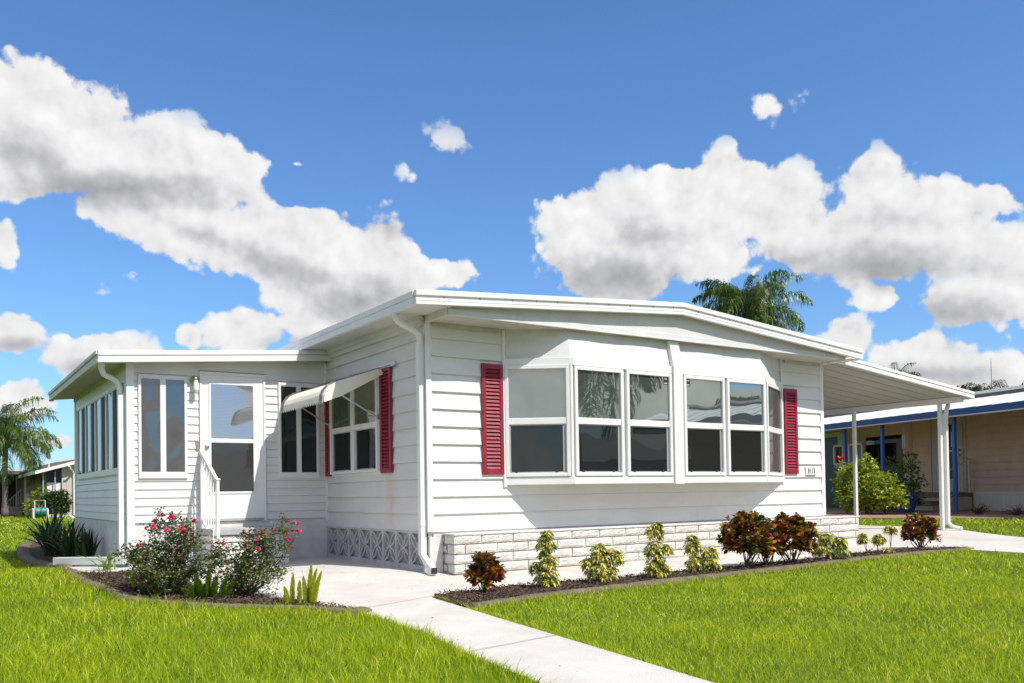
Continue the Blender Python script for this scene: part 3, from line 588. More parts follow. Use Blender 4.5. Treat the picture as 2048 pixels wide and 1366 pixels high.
# --- block skirt along the front
def noise3(x, y, z): return math.sin(x*37.1+z*21.7)*math.sin(z*53.3+x*11.9+y*17)*.5+math.sin(x*91+z*67+y*31)*.3
bk = MB(); courses = 4; hz = .1115; xb0, xb1, yb = .165, 7.62, -.30
def block(F, u0, u1, z0, z1, n):
    ku = max(2, int((u1-u0)/.04)); kz = 4; b = len(bk.v)
    for i in range(ku+1):
        for j in range(kz+1):
            u = u0+(u1-u0)*i/ku; z = z0+(z1-z0)*j/kz; ed = (i in (0, ku)) or (j in (0, kz))
            d = n-.012 if ed else n+.004*noise3(u+F.O.x, F.O.y, z)+random.uniform(-.004, .004); bk.v.append(tuple(F.p(u, z, d)))
    for i in range(ku):
        for j in range(kz): a = b+i*(kz+1)+j; bk.f.append((a, a+kz+1, a+kz+2, a+1))
    for (ua, ub) in ((u0, u0), (u1, u1)): bk.poly([F.p(ua, z0, -.04), F.p(ua, z0, n-.012), F.p(ua, z1, n-.012), F.p(ua, z1, -.04)])
    bk.poly([F.p(u0, z1, -.04), F.p(u1, z1, -.04), F.p(u1, z1, n-.012), F.p(u0, z1, n-.012)]); bk.poly([F.p(u0, z0, -.04), F.p(u1, z0, -.04), F.p(u1, z0, n-.012), F.p(u0, z0, n-.012)])
FK = Fr((0, yb, 0), (1, 0, 0), (0, -1, 0)); FKL = Fr((xb0, 0, 0), (0, 1, 0), (-1, 0, 0)); FKR = Fr((xb1, 0, 0), (0, 1, 0), (1, 0, 0))
for c in range(courses):
    z0_ = .085+c*hz; z1_ = z0_+hz-.013; u = xb0+(.37 if c % 2 else .15)
    if c < 3: block(FK, xb0, u-.012, z0_, z1_, 0)
    else: block(FK, xb0, xb0+.36, z0_, z1_, 0); u = xb0+.372
    while u < xb1-.02:
        u2 = min(u+.437, xb1+.0)
        if u2-u > .06: block(FK, u, u2-.012, z0_, z1_, random.uniform(-.003, .003))
        u = u2
    block(FKL, -.285, -.05 if c % 2 else -.12, z0_, z1_, 0); block(FKL, -.04 if c % 2 else -.11, .03, z0_, z1_, -.01)
    block(FKR, -.28, .02, z0_, z1_, 0)
bk.build('block_skirt', BK, H, fix=True)
mb = MB(); mb.box(xb0+.015, xb1-.015, yb+.020, -.02, .02, .085+4*hz-.02); mb.build('skirt_mortar', MO, H)
mb = MB(); mb.box(xb0-.005, xb1, yb-.004, -.0, .085+4*hz-.012, .085+4*hz+.004); mb.box(0.05, 7.12, -.016, 0.0, .50, .556); mb.box(.0, .168, -.016, .03, .05, .499); mb.each('skirt_cap', PB, H)
# --- screen blocks below the side wall
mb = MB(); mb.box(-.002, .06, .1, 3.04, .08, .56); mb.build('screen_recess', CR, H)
sb = MB(); hb0, hb1 = .155, .545; w_ = .366; y = .06
def arcseg(P0, P1, bul, F, n0, n1, wd=.02, seg=7):
    P0 = Vector((*P0, 0)); P1 = Vector((*P1, 0)); d = P1-P0; nn_ = Vector((-d.y, d.x, 0)); pts = []
    for i in range(seg+1):
        t = i/seg; pts.append(P0+d*t+nn_*bul*4*t*(1-t))
    for i in range(seg):
        a, b = pts[i], pts[i+1]; t = (b-a).normalized(); s = Vector((-t.y, t.x, 0))*wd/2
        q = [a-s, b-s, b+s, a+s]; sb.hexa([F.p(v.x, v.y, n0) for v in q]+[F.p(v.x, v.y, n1) for v in q])
bi = 0
while y < 3.0:
    y1 = min(y+w_, 3.03); sb.fbox(FL, y-.017, y+.017, hb0, hb1, .002, .035)
    if y1-y > .3:
        cy, cz = (y+y1)/2, (hb0+hb1)/2
        for sy in (-1, 1):
            for sz in (-1, 1):
                c_ = (cy+sy*.165, cz+sz*.18)
                arcseg((cy, cz), c_, .16*sy*sz, FL, .0025, .030); arcseg((cy, cz), c_, -.16*sy*sz, FL, .003, .0305)
        sb.fbox(FL, cy-.03, cy+.03, cz-.012, cz+.012, .002, .033)
    y = y1
sb.fbox(FL, .04, 3.03, hb1-.012, .556, .002, .037); sb.fbox(FL, .04, 3.03, .05, hb0+.012, .002, .039)
sb.build('screen_block_skirt', CB, H)
# ================================================================ PORCH (part of the house)
zpb = .675
mb = MB(); zz = [zpb+k*.1067 for k in range(0, 19)]
zz = [z for z in zz if z < 2.66]
def vinyl(u0, u1, za, zb, F=FP, base=zpb):
    k0 = math.floor((za-base)/.1067+1e-6); lv = [za]+[base+k*.1067 for k in range(k0+1, 60) if base+k*.1067 < zb-.02 and base+k*.1067 > za+.02]+[zb]
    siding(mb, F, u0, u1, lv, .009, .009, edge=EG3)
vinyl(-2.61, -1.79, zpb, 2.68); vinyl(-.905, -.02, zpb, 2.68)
siding(mb, FP, -2.61, -.02, [2.68, 2.9], .003, .008)
mb.poly([FP.p(-2.67, .1, -.01), FP.p(0, .1, -.01), FP.p(0, 2.93, -.01), FP.p(-2.67, 2.72, -.01)])
mb.build('porch_front_wall', VN, H, fix=False)
mb = MB(); vinyl(3.1, 7.75, .69, 1.30, FPL, .69); siding(mb, FPL, 3.04, 7.75, [2.5, 2.68], .004, .004)
mb.poly([FPL.p(3.04, .1, -.01), FPL.p(7.75, .1, -.01), FPL.p(7.75, 2.72, -.01), FPL.p(3.04, 2.72, -.01)]); mb.box(-2.66, 0, 7.70, 7.74, .1, 2.7)
mb.build('porch_side_wall', VN, H, fix=False); EG3.build('lap_shade_grime', LAP1, H, fix=False)
mb = MB(); mb.box(-2.692, -2.60, 3.012, 3.10, .30, 2.72); mb.box(-2.69, -2.6, 7.66, 7.76, .3, 2.68); mb.box(-.04, -.005, 3.01, 3.04, .62, 2.9); mb.each('porch_corner_trim', TR, H, .003)
mb = MB(); mb.fbox(FP, -2.66, -.0, .10, .60, -.008, .004); mb.fbox(FP, -2.66, -.0, .60, .665, -.008, -.002); mb.fbox(FP, -.9, -.02, .10, .355, .0041, .010); mb.fbox(FP, -.9, -.02, .36, .60, .0041, .010)
mb.fbox(FPL, 3.06, 7.75, .06, .685, -.008, .004); mb.each('porch_foundation', PB, H)
# porch roof
def zpr(x): return 3.05+(x)*.0765
pr = MB(); pr.prism([(-3.02, 2.82, zpr(-3.02)-.02), (0.0, 2.82, zpr(0)-.02), (0, 2.82, zpr(0)-.09), (-3.02, 2.82, zpr(-3.02)-.09)], (0, 5.0, 0)); pr.build('porch_roof', RF, H)
pf = MB()
for a, b, y_ in ((0, -.062, 2.785), (-.064, -.072, 2.80), (-.073, -.150, 2.79)):
    pf.prism([(-3.05, y_, zpr(-3.05)+a), (.0, y_, zpr(0)+a), (.0, y_, zpr(0)+b), (-3.05, y_, zpr(-3.05)+b)], (0, 2.82-y_, 0))
pf.build('porch_fascia', TR, H, .003)
pf = MB(); pf.box(-3.055, -3.0, 2.80, 7.9, zpr(-3.05)-.148, zpr(-3.05)-.002); pf.box(-3.075, -3.056, 2.80, 7.9, zpr(-3.05)-.05, zpr(-3.05)-.0); pf.box(-3.062, -3.055, 2.8, 7.9, zpr(-3.05)-.148, zpr(-3.05)-.11); pf.build('porch_gutter', EV, H, .003)
pf = MB(); pf.poly([(-3.0, 2.82, 2.69), (-3.0, 7.85, 2.69), (-2.66, 7.85, 2.725), (-2.66, 2.82, 2.725)]); pf.poly([(-2.66, 2.82, 2.725), (0, 2.82, 2.92), (0, 3.04, 2.92), (-2.66, 3.04, 2.725)]); pf.box(-2.70, -2.668, 3.05, 7.75, 2.655, 2.73); pf.build('porch_soffit', SF, H, fix=False)
SCN = mat('dark_screen', (.018, .017, .019), .6, spec=.2)
def slider(F, u0, u1, z0, z1, par, mid=None, fw=.04, left=GP, right=GP, n=.012, outer=.035):
    m_ = mid or (u0+u1)/2; mb = MB()
    mb.fbox(F, u0-outer, u0, z0-.085, z1+outer, n, n+.028); mb.fbox(F, u1, u1+outer, z0-.085, z1+outer, n, n+.028); mb.fbox(F, u0, u1, z1, z1+outer, n, n+.0275); mb.fbox(F, u0, u1, z0-.085, z0, n, n+.0275)
    mb.fbox(F, u0, u1, z1-.014, z1, n, n+.020); mb.fbox(F, m_-.035, m_+.035, z0, z1-.014, n, n+.022)
    fr = mb.build('window_frame', TR, par, .003)
    MB().fbox(F, u0, m_-.035, z0, z1-.014, n+.004, n+.010).build('pane', left, par); MB().fbox(F, m_+.035, u1, z0, z1-.014, n+.004, n+.010).build('pane', right, par)
pw = MB().fbox(FP, -2.56, -1.95, 1.24, 2.59, .0, .012).build('porch_window', TR, H); slider(FP, -2.516, -1.985, 1.33, 2.545, pw)
pw = MB().fbox(FP, -.735, -.125, 1.24, 2.59, .0, .012).build('porch_window', TR, H); slider(FP, -.69, -.175, 1.325, 2.54, pw, left=GD, right=GD)
sw_ = MB(); sw_.fbox(FPL, 3.4, 7.35, 1.30, 2.52, .0, .02); sw_ = sw_.build('porch_side_windows', TR, H); y = 3.5
for k in range(4):
    slider(FPL, y, y+.88, 1.40, 2.46, sw_, n=.02, outer=.03, left=SCN, right=GP); y += .945
# storm door
dr = MB(); dr.fbox(FP, -1.762, -.941, .70, 2.625, .0, .030); dr = dr.build('storm_door', TR, H, .003)
mb = MB(); mb.fbox(FP, -1.792, -1.762, .67, 2.665, 0, .045); mb.fbox(FP, -.941, -.911, .66, 2.665, 0, .045); mb.fbox(FP, -1.762, -.941, 2.625, 2.665, 0, .045); mb.build('door_frame', TR, H, .003)
mb = MB(); mb.fbox(FP, -1.675, -1.052, 1.72, 1.775, .030, .042); mb.fbox(FP, -1.675, -1.645, 1.035, 2.52, .030, .040); mb.fbox(FP, -1.082, -1.052, 1.035, 2.52, .030, .040); mb.fbox(FP, -1.645, -1.082, 2.50, 2.52, .030, .040); mb.fbox(FP, -1.645, -1.082, 1.035, 1.065, .030, .040); mb.build('door_window_frame', TR, dr, .003)
MB().fbox(FP, -1.645, -1.082, 1.775, 2.50, .0305, .035).build('door_glass', glassmat('door_pane', (.10, .10, .10), .22, 52, (.16, .16, .16), .1, (.95, .93, 1)), dr)
MB().fbox(FP, -1.645, -1.082, 1.065, 1.72, .0305, .035).build('door_screen', glassmat('door_mesh', (.035, .035, .035), .0, 52, (.042, .042, .042), .05), dr)
mb = MB(); mb.tube([FP.p(-1.70, 1.67, .03), FP.p(-1.70, 1.67, .06)], [.030, .024], 12); mb.tube([FP.p(-1.70, 1.44, .03), FP.p(-1.70, 1.44, .055), FP.p(-1.70, 1.44, .085)], [.012, .012, .022], 10); mb.build('door_handle', ALU, dr, smooth=True)
mb = MB(); mb.fbox(FP, -1.84, -1.80, 1.62, 1.74, .014, .030); mb.build('doorbell', BRS, H)
mb = MB(); mb.fbox(FP, -1.79, -.91, .672, .70, 0, .03); mb.build('door_sill', GRY, H)
# porch downspout + extension pipe
mb = MB(); mb.tube([(-2.98, 2.98, 2.70), (-2.98, 3.02, 2.63), (-2.94, 3.08, 2.56), (-2.86, 3.12, 2.53), (-2.79, 3.13, 2.49), (-2.75, 3.13, 2.42), (-2.745, 3.13, 2.3)], .038, 10); mb.box(-2.775, -2.705, 3.09, 3.17, .16, 2.33); mb.build('porch_downspout', TR, H, .003)
mb = MB(); mb.hexa([(-2.68, 3.05, .17), (-2.75, 2.98, .17), (-3.40, 4.28, .115), (-3.31, 4.34, .115), (-2.68, 3.05, .26), (-2.75, 2.98, .26), (-3.40, 4.28, .215), (-3.31, 4.34, .215)])
dp = mb.build('drain_pipe', TR, None, .004); tag(dp, 'white square drain pipe lying across the concrete pad left of the porch', 'drain pipe')

# ---------------- things fixed on or standing by the house
lamp = thing('wall_lamp', (-1.853, 3.0, 2.52), 'small jelly jar wall lamp beside the porch door', 'lamp')
mb = MB(); mb.tube([(-1.853, 3.02, 2.54), (-1.853, 2.985, 2.54)], .055, 14); mb.tube([(-1.853, 2.99, 2.55), (-1.853, 2.95, 2.56), (-1.853, 2.935, 2.53)], [.03, .03, .028], 10); mb.build('lamp_base', BRS, lamp, smooth=True)
mb = MB(); mb.lathe((-1.853, 2.935, 2.38), [(.004, 0), (.030, .004), (.038, .03), (.036, .10), (.028, .13), (.024, .15)], 14); mb.build('lamp_glass', mat('lamp_glass', (.8, .8, .78), .1, spec=.8), lamp, smooth=True)
plq = thing('house_number_plaque', (6.77, 0, 1.19), 'small white house number plaque reading 0113 by the right wall corner', 'sign')
mb = MB(); mb.fbox(FF, 6.655, 6.895, 1.195, 1.335, .028, .044); mb.fbox(FF, 6.665, 6.885, 1.205, 1.325, .044, .048); mb.build('plaque_plate', mat('plaque_cream', (.82, .81, .79), .5), plq, .002)
mb = MB(); mb.fbox(FF, 6.675, 6.875, 1.312, 1.316, .048, .0495); mb.fbox(FF, 6.675, 6.875, 1.216, 1.220, .048, .0495); mb.fbox(FF, 6.655, 6.895, 1.188, 1.194, .028, .044); mb.each('plaque_line', mat('plaque_line', (.10, .095, .09), .6), plq)
fc = bpy.data.curves.new('digits', 'FONT'); fc.body = '0113'; fc.size = .115; fc.align_x = 'CENTER'; fc.extrude = .003; fc.offset = .0035; fc.space_character = 1.2
to = bpy.data.objects.new('t', fc); COL.objects.link(to); bpy.context.view_layer.update()
me = bpy.data.meshes.new_from_object(to); bpy.data.objects.remove(to)
xs_ = [v.co.x for v in me.vertices]; ys_ = [v.co.y for v in me.vertices]; cx_ = (min(xs_)+max(xs_))/2; sx_ = .172/(max(xs_)-min(xs_)); sy_ = .078/(max(ys_)-min(ys_))
for v in me.vertices: x, y, z = v.co; v.co = (6.775+(x-cx_)*sx_-plq.location.x, -.0495-z-plq.location.y, 1.227+(y-min(ys_))*sy_-plq.location.z)
link('plaque_digits', me, MATS['plaque_line'], plq)

st = thing('entry_steps', (-1.3, 2.7, .11), 'white block entry steps with grey treads below the porch door', 'steps')
mb = MB(); mb.box(-1.80, -.82, 2.45, 3.02, .505, .585); mb.build('landing', GRY, st, .006)
mb = MB()
for k in range(4): mb.box(-1.78, -.84, 2.48, 3.02, .13+k*.094, .13+k*.094+.080)
mb.each('step_block', STP, st, .006)
mb = MB(); mb.box(-1.76, -.86, 2.50, 3.0, .10, .50); mb.build('joint_core', MO, st)
mb = MB()
for k in range(2): mb.box(-1.74, -.9, 2.14, 2.47, .12+k*.094, .12+k*.094+.080)
mb.each('lower_step', STP, st, .006)
rl = thing('stair_railing', (-1.78, 2.5, .12), 'white metal stair railing left of the porch door', 'railing')
mb = MB(); mb.box(-1.80, -1.765, 2.185, 2.225, .12, 1.215); mb.box(-1.81, -1.755, 2.175, 2.235, 1.205, 1.225); mb.build('post', TR, rl, .003)
mb = MB(); mb.box(-1.80, -1.765, 2.955, 2.99, .58, 1.62); mb.build('post', TR, rl, .003)
mb = MB(); mb.hexa([(-1.803, 2.2, 1.165), (-1.762, 2.2, 1.165), (-1.762, 3.0, 1.585), (-1.803, 3.0, 1.585), (-1.803, 2.2, 1.205), (-1.762, 2.2, 1.205), (-1.762, 3.0, 1.63), (-1.803, 3.0, 1.63)]); mb.build('top_rail', TR, rl, .003)
mb = MB(); mb.hexa([(-1.796, 2.2, .28), (-1.77, 2.2, .28), (-1.77, 2.98, .70), (-1.796, 2.98, .70), (-1.796, 2.2, .31), (-1.77, 2.2, .31), (-1.77, 2.98, .73), (-1.796, 2.98, .73)]); mb.build('bottom_rail', TR, rl, .002)
for k in range(6):
    y = 2.30+k*.115; t = (y-2.2)/.8; MB().box(-1.791, -1.775, y-.008, y+.008, .29+.42*t, 1.18+.42*t).build('baluster', TR, rl)

# ================================================================ CARPORT
cp = thing('carport', (9, 2, .15), 'white aluminium carport roof on two posts at the right of the home', 'carport')
def zc(x): return 3.06-.099*(x-7.40)
mb = MB(); X0, X1 = 7.15, 11.08
mb.prism([(X0, -.27, zc(X0)), (X1, -.27, zc(X1)), (X1, -.27, zc(X1)-.03), (X0, -.27, zc(X0)-.03)], (0, 6.3, 0)); mb.build('roof_pan', RF, cp)
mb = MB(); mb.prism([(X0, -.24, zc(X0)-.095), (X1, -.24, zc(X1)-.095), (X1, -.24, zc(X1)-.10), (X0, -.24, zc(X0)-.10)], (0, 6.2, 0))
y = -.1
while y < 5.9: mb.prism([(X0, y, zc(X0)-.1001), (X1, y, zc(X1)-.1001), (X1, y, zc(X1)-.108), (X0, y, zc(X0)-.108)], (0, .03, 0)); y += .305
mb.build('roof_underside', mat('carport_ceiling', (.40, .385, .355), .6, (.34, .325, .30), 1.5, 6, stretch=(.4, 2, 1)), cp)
mb = MB()
X0_ = 7.03
for a, b, y_ in ((0, -.05, -.325), (-.0505, -.06, -.305), (-.0605, -.125, -.32)): mb.prism([(X0_, y_, zc(X0_)+a), (X1, y_, zc(X1)+a), (X1, y_, zc(X1)+b), (X0_, y_, zc(X0_)+b)], (0, -.28-y_, 0))
mb.build('carport_fascia', TR, cp, .003)
mb = MB(); mb.box(10.81, 10.89, -.22, 6, 2.51, 2.615); mb.build('beam', TR, cp, .003)
mb = MB(); mb.box(11.03, 11.10, -.27, 6, zc(11.08)-.11, zc(11.08)); mb.build('carport_gutter', TR, cp, .003)
for y in (.21, 2.02):
    g0 = float(gz(10.85, y)); MB().box(10.806, 10.876, y-.03, y+.03, g0-.05, 2.615 if y < 1 else 2.512).build('post', TR, cp, .004)
    MB().box(10.79, 10.91, y-.055, y+.055, g0, g0+.012).build('post_foot', ALU, cp)
mb = MB(); mb.tube([(11.04, .16, 2.60), (11.04, .16, 2.52), (11.02, .155, 2.47), (10.96, .14, 2.43), (10.93, .135, 2.38), (10.925, .135, 2.3)], .04, 10); mb.box(10.89, 10.955, .12, .19, .28, 2.34)
mb.hexa([(10.90, .09, .285), (10.965, .09, .285), (10.965, .165, .285), (10.90, .165, .285)][:0] or [(10.892, .122, .281), (10.953, .122, .281), (10.953, .188, .281), (10.892, .188, .281), (10.892, .122, .283), (10.953, .122, .283), (10.953, .188, .283), (10.892, .188, .283)])
mb.tube([(10.93, .13, .30), (10.94, .10, .255), (10.98, .05, .225), (11.06, -.04, .205)], .036, 8); mb.build('carport_downspout', TR, cp, .002)

# ================================================================ PLANTS
def leaves(P, D, Ln, Wd, up=None, fold=.15, droop=.0, shape='oval', rot=None):
    """leaf blades as 4 triangles each: P base points, D unit directions"""
    n = len(P); P = np.asarray(P, float); D = np.asarray(D, float); D = D/np.linalg.norm(D, axis=1, keepdims=True)
    Ln = np.broadcast_to(Ln, n)[:, None]; Wd = np.broadcast_to(Wd, n)[:, None]
    ref = rng.normal(size=(n, 3))*.5+np.array([0, 0, 1.0]); S = np.cross(D, ref); S /= np.linalg.norm(S, axis=1, keepdims=True)+1e-9
    Nn = np.cross(S, D); m = .5 if shape == 'oval' else .68
    dz = np.array([0, 0, -1.0])*droop*Ln
    B = P; C = P+D*Ln*m+dz*.3-Nn*fold*Wd; Lf = P+D*Ln*m+S*Wd*.5+dz*.3; Rt = P+D*Ln*m-S*Wd*.5+dz*.3; T = P+D*Ln+dz
    V = np.stack([B, Lf, T, Rt, C], 1).reshape(-1, 3); i = np.arange(n)[:, None]*5
    F = np.concatenate([i+np.array([[0, 1, 4]]), i+np.array([[1, 2, 4]]), i+np.array([[2, 3, 4]]), i+np.array([[3, 0, 4]])], 1).reshape(-1, 3)
    return V, F
def cat(parts):
    V = []; F = []; o = 0
    for v, f in parts: V.append(v); F.append(f+o); o += len(v)
    return np.concatenate(V), np.concatenate(F)
def rnd_dir(n, lo=-.2):
    d = rng.normal(size=(n, 3)); d /= np.linalg.norm(d, axis=1, keepdims=True); d[:, 2] = np.abs(d[:, 2])*(1-lo)+lo; return d/np.linalg.norm(d, axis=1, keepdims=True)
def curve(a, b, bend, n=5):
    a = np.asarray(a, float); b = np.asarray(b, float); t = np.linspace(0, 1, n)[:, None]; return a+(b-a)*t+np.asarray(bend)*(4*t*(1-t))
STEM = mat('stem_brown', (.12, .085, .055), .8, (.20, .15, .10), 20); GST = mat('stem_green', (.10, .14, .04), .7)
def stems(name, base, tips, r, m, parent, bend=.03, spread=.02):
    mb = MB()
    for t in tips:
        b0 = np.array(base)+np.array([random.uniform(-spread, spread), random.uniform(-spread, spread), 0]); bd = rng.normal(size=3)*bend; bd[2] = 0
        mb.tube([tuple(q) for q in curve(b0, t, bd)], [r, r*.9, r*.8, r*.65, r*.4], 5, cap=False)
    return mb.build(name, m, parent, fix=False)
CROT = leafmat('croton_leaves', [(0, (.02, .035, .012)), (.22, (.05, .09, .015)), (.40, (.14, .02, .015)), (.58, (.26, .035, .02)), (.74, (.36, .10, .02)), (.88, (.42, .26, .03)), (1, (.16, .18, .02))], .12, .28)
CROD = leafmat('croton_leaves_dark', [(0, (.018, .035, .014)), (.30, (.05, .08, .018)), (.50, (.14, .02, .018)), (.72, (.28, .05, .02)), (.88, (.42, .16, .02)), (1, (.14, .17, .02))], .12, .28)
CROM = leafmat('croton_leaves_mixed', [(0, (.015, .03, .010)), (.26, (.05, .09, .015)), (.40, (.14, .02, .015)), (.58, (.28, .04, .02)), (.74, (.46, .14, .02)), (.86, (.48, .34, .04)), (1, (.16, .20, .02))], .12, .28)
SCHF = leafmat('schefflera_leaves', [(0, (.08, .15, .02)), (.25, (.34, .34, .05)), (.5, (.64, .54, .11)), (.8, (.72, .60, .16)), (1, (.78, .70, .26))], .2, .3)
SCHG = leafmat('schefflera_green', [(0, (.04, .09, .015)), (.6, (.10, .18, .03)), (1, (.28, .30, .07))], .2, .3)
def croton(x, y, h, w, ntips, label, seed, m=CROT, group='croton shrubs in the front bed'):
    global rng; rng = np.random.default_rng(seed); z0 = float(gz(x, y))+.01
    t = thing('croton_shrub', (x, y, z0), label, 'shrub', group); parts = []; tips = []
    for i in range(ntips):
        d = rnd_dir(1, -.75)[0]; rr = .45+.55*rng.random(); tip = np.array([x, y, z0+h*.54])+d*np.array([w*.48, w*.48, h*.44])*rr; tips.append(tip)
        ax = d*np.array([.8, .8, 1])+np.array([0, 0, .7]); ax /= np.linalg.norm(ax); k = int(rng.integers(12, 18))
        P = np.repeat(tip[None]-ax*.03, k, 0)+ax*rng.random((k, 1))*.05; a = np.arange(k)*2.4+rng.random()*6
        e1 = np.cross(ax, [1, .2, .1]); e1 /= np.linalg.norm(e1); e2 = np.cross(ax, e1); th = rng.uniform(.35, 1.25, (k, 1))
        D = ax*np.cos(th)+(e1*np.cos(a)[:, None]+e2*np.sin(a)[:, None])*np.sin(th)
        parts.append(leaves(P, D, rng.uniform(.06, .10, k), rng.uniform(.036, .056, k), fold=.15, droop=.15, shape='ob'))
    V, F = cat(parts); rawmesh('foliage', V, F, m, t)
    stems('stem', (x, y, z0-.02), [q-np.array([0, 0, .02]) for q in tips[::max(1, ntips//14)]], .007, STEM, t, .03, .03); return t
def schefflera(x, y, lobes, label, seed, bare=0, group='variegated scheffleras in the front bed', dens=1.0):
    """lobes: (dx, dz, rx, rz) clumps of palmate leaves"""
    global rng; rng = np.random.default_rng(seed); z0 = float(gz(x, y))+.01
    t = thing('schefflera', (x, y, z0), label, 'shrub', group); py_ = []; pg = []; tips = []
    Rx = np.array([cr[0], cr[1], 0]); Ry = np.array([-cr[1], cr[0], 0])
    for (dx, dz, rx, rz) in lobes:
        c0 = np.array([x, y, z0+dz])+Rx*dx; n = max(8, int(2600*dens*(rx*rz)**.75)); tips.append(c0)
        for i in range(n):
            d = rnd_dir(1, -.75)[0]; c = c0+(Rx*d[0]*rx+Ry*d[1]*rx+np.array([0, 0, d[2]*rz]))*rng.uniform(.45, 1)
            k = 7; a = np.arange(k)*2*math.pi/k+rng.random()*3; ax = d*.7+np.array([0, 0, .55]); ax /= np.linalg.norm(ax)
            e1 = np.cross(ax, [1, .3, .1]); e1 /= np.linalg.norm(e1); e2 = np.cross(ax, e1)
            D = ax*.12+(e1*np.cos(a)[:, None]+e2*np.sin(a)[:, None])
            r = leaves(np.repeat(c[None], k, 0), D, rng.uniform(.036, .055), rng.uniform(.015, .021), fold=.2, droop=.45)
            (py_ if rng.random() < .74 else pg).append(r)
    V, F = cat(py_); rawmesh('variegated_leaves', V, F, SCHF, t); V, F = cat(pg); rawmesh('green_leaves', V, F, SCHG, t)
    stems('stem', (x, y, z0-.02), tips, .006, STEM, t, .015, .025); return t
croton(-.47, -1.97, .36, .27, 46, 'small red and orange croton shrub at the left end of the front bed', 3)
schefflera(.18, -2.05, [(0, .10, .12, .12), (.0, .27, .09, .10), (.0, .43, .09, .09), (-.10, .20, .06, .06), (.01, .52, .05, .04)], 'tall narrow yellow variegated schefflera next to the small red croton', 5)
schefflera(.85, -2.07, [(0, .12, .17, .12), (-.03, .28, .10, .10), (.12, .26, .10, .10), (-.15, .2, .07, .06), (-.02, .36, .05, .04)], 'broad bushy yellow schefflera, second from the left in the front bed', 6)
schefflera(1.52, -2.15, [(0, .12, .13, .12), (-.02, .30, .10, .10), (-.02, .48, .09, .09), (.11, .30, .05, .06), (-.0, .56, .05, .03)], 'tallest yellow schefflera, in front of the middle of the block skirt', 7)
schefflera(2.28, -2.0, [(-.04, .12, .10, .10), (-.07, .28, .09, .10), (.12, .10, .11, .10), (.12, .22, .08, .08), (-.07, .38, .05, .04)], 'twin stemmed yellow schefflera just left of the big croton', 8)
croton(3.03, -2.03, .64, .62, 190, 'big dark red and green croton, left one of the tall pair', 11, CROM)
croton(3.42, -1.98, .50, .46, 90, 'medium dark croton filling the gap between the two tall ones', 13, CROD)
croton(3.78, -2.05, .60, .56, 160, 'big dark red croton, right one of the tall pair', 12, CROM)
schefflera(4.49, -2.03, [(-.08, .12, .14, .10), (-.02, .26, .11, .09), (.14, .12, .12, .10), (.14, .23, .09, .07)], 'rounded pale yellow schefflera to the right of the tall crotons', 9)
schefflera(5.50, -1.9, [(-.08, .20, .07, .07), (-.07, .25, .05, .04)], 'thin schefflera with one leafy ball, leaning left', 21, group='young scheffleras on bare stems', dens=.8)
schefflera(5.68, -1.92, [(.02, .20, .09, .07), (.0, .16, .05, .04)], 'thin schefflera with one low leafy ball, middle of the young three', 22, group='young scheffleras on bare stems', dens=.8)
schefflera(5.90, -1.96, [(.0, .32, .075, .065), (-.04, .04, .08, .04), (.03, .30, .05, .05)], 'thin schefflera with the highest leafy ball on a bare stem', 23, group='young scheffleras on bare stems', dens=.8)
croton(6.92, -1.76, .46, .52, 110, 'round dark croton alone at the right end of the front bed', 14)

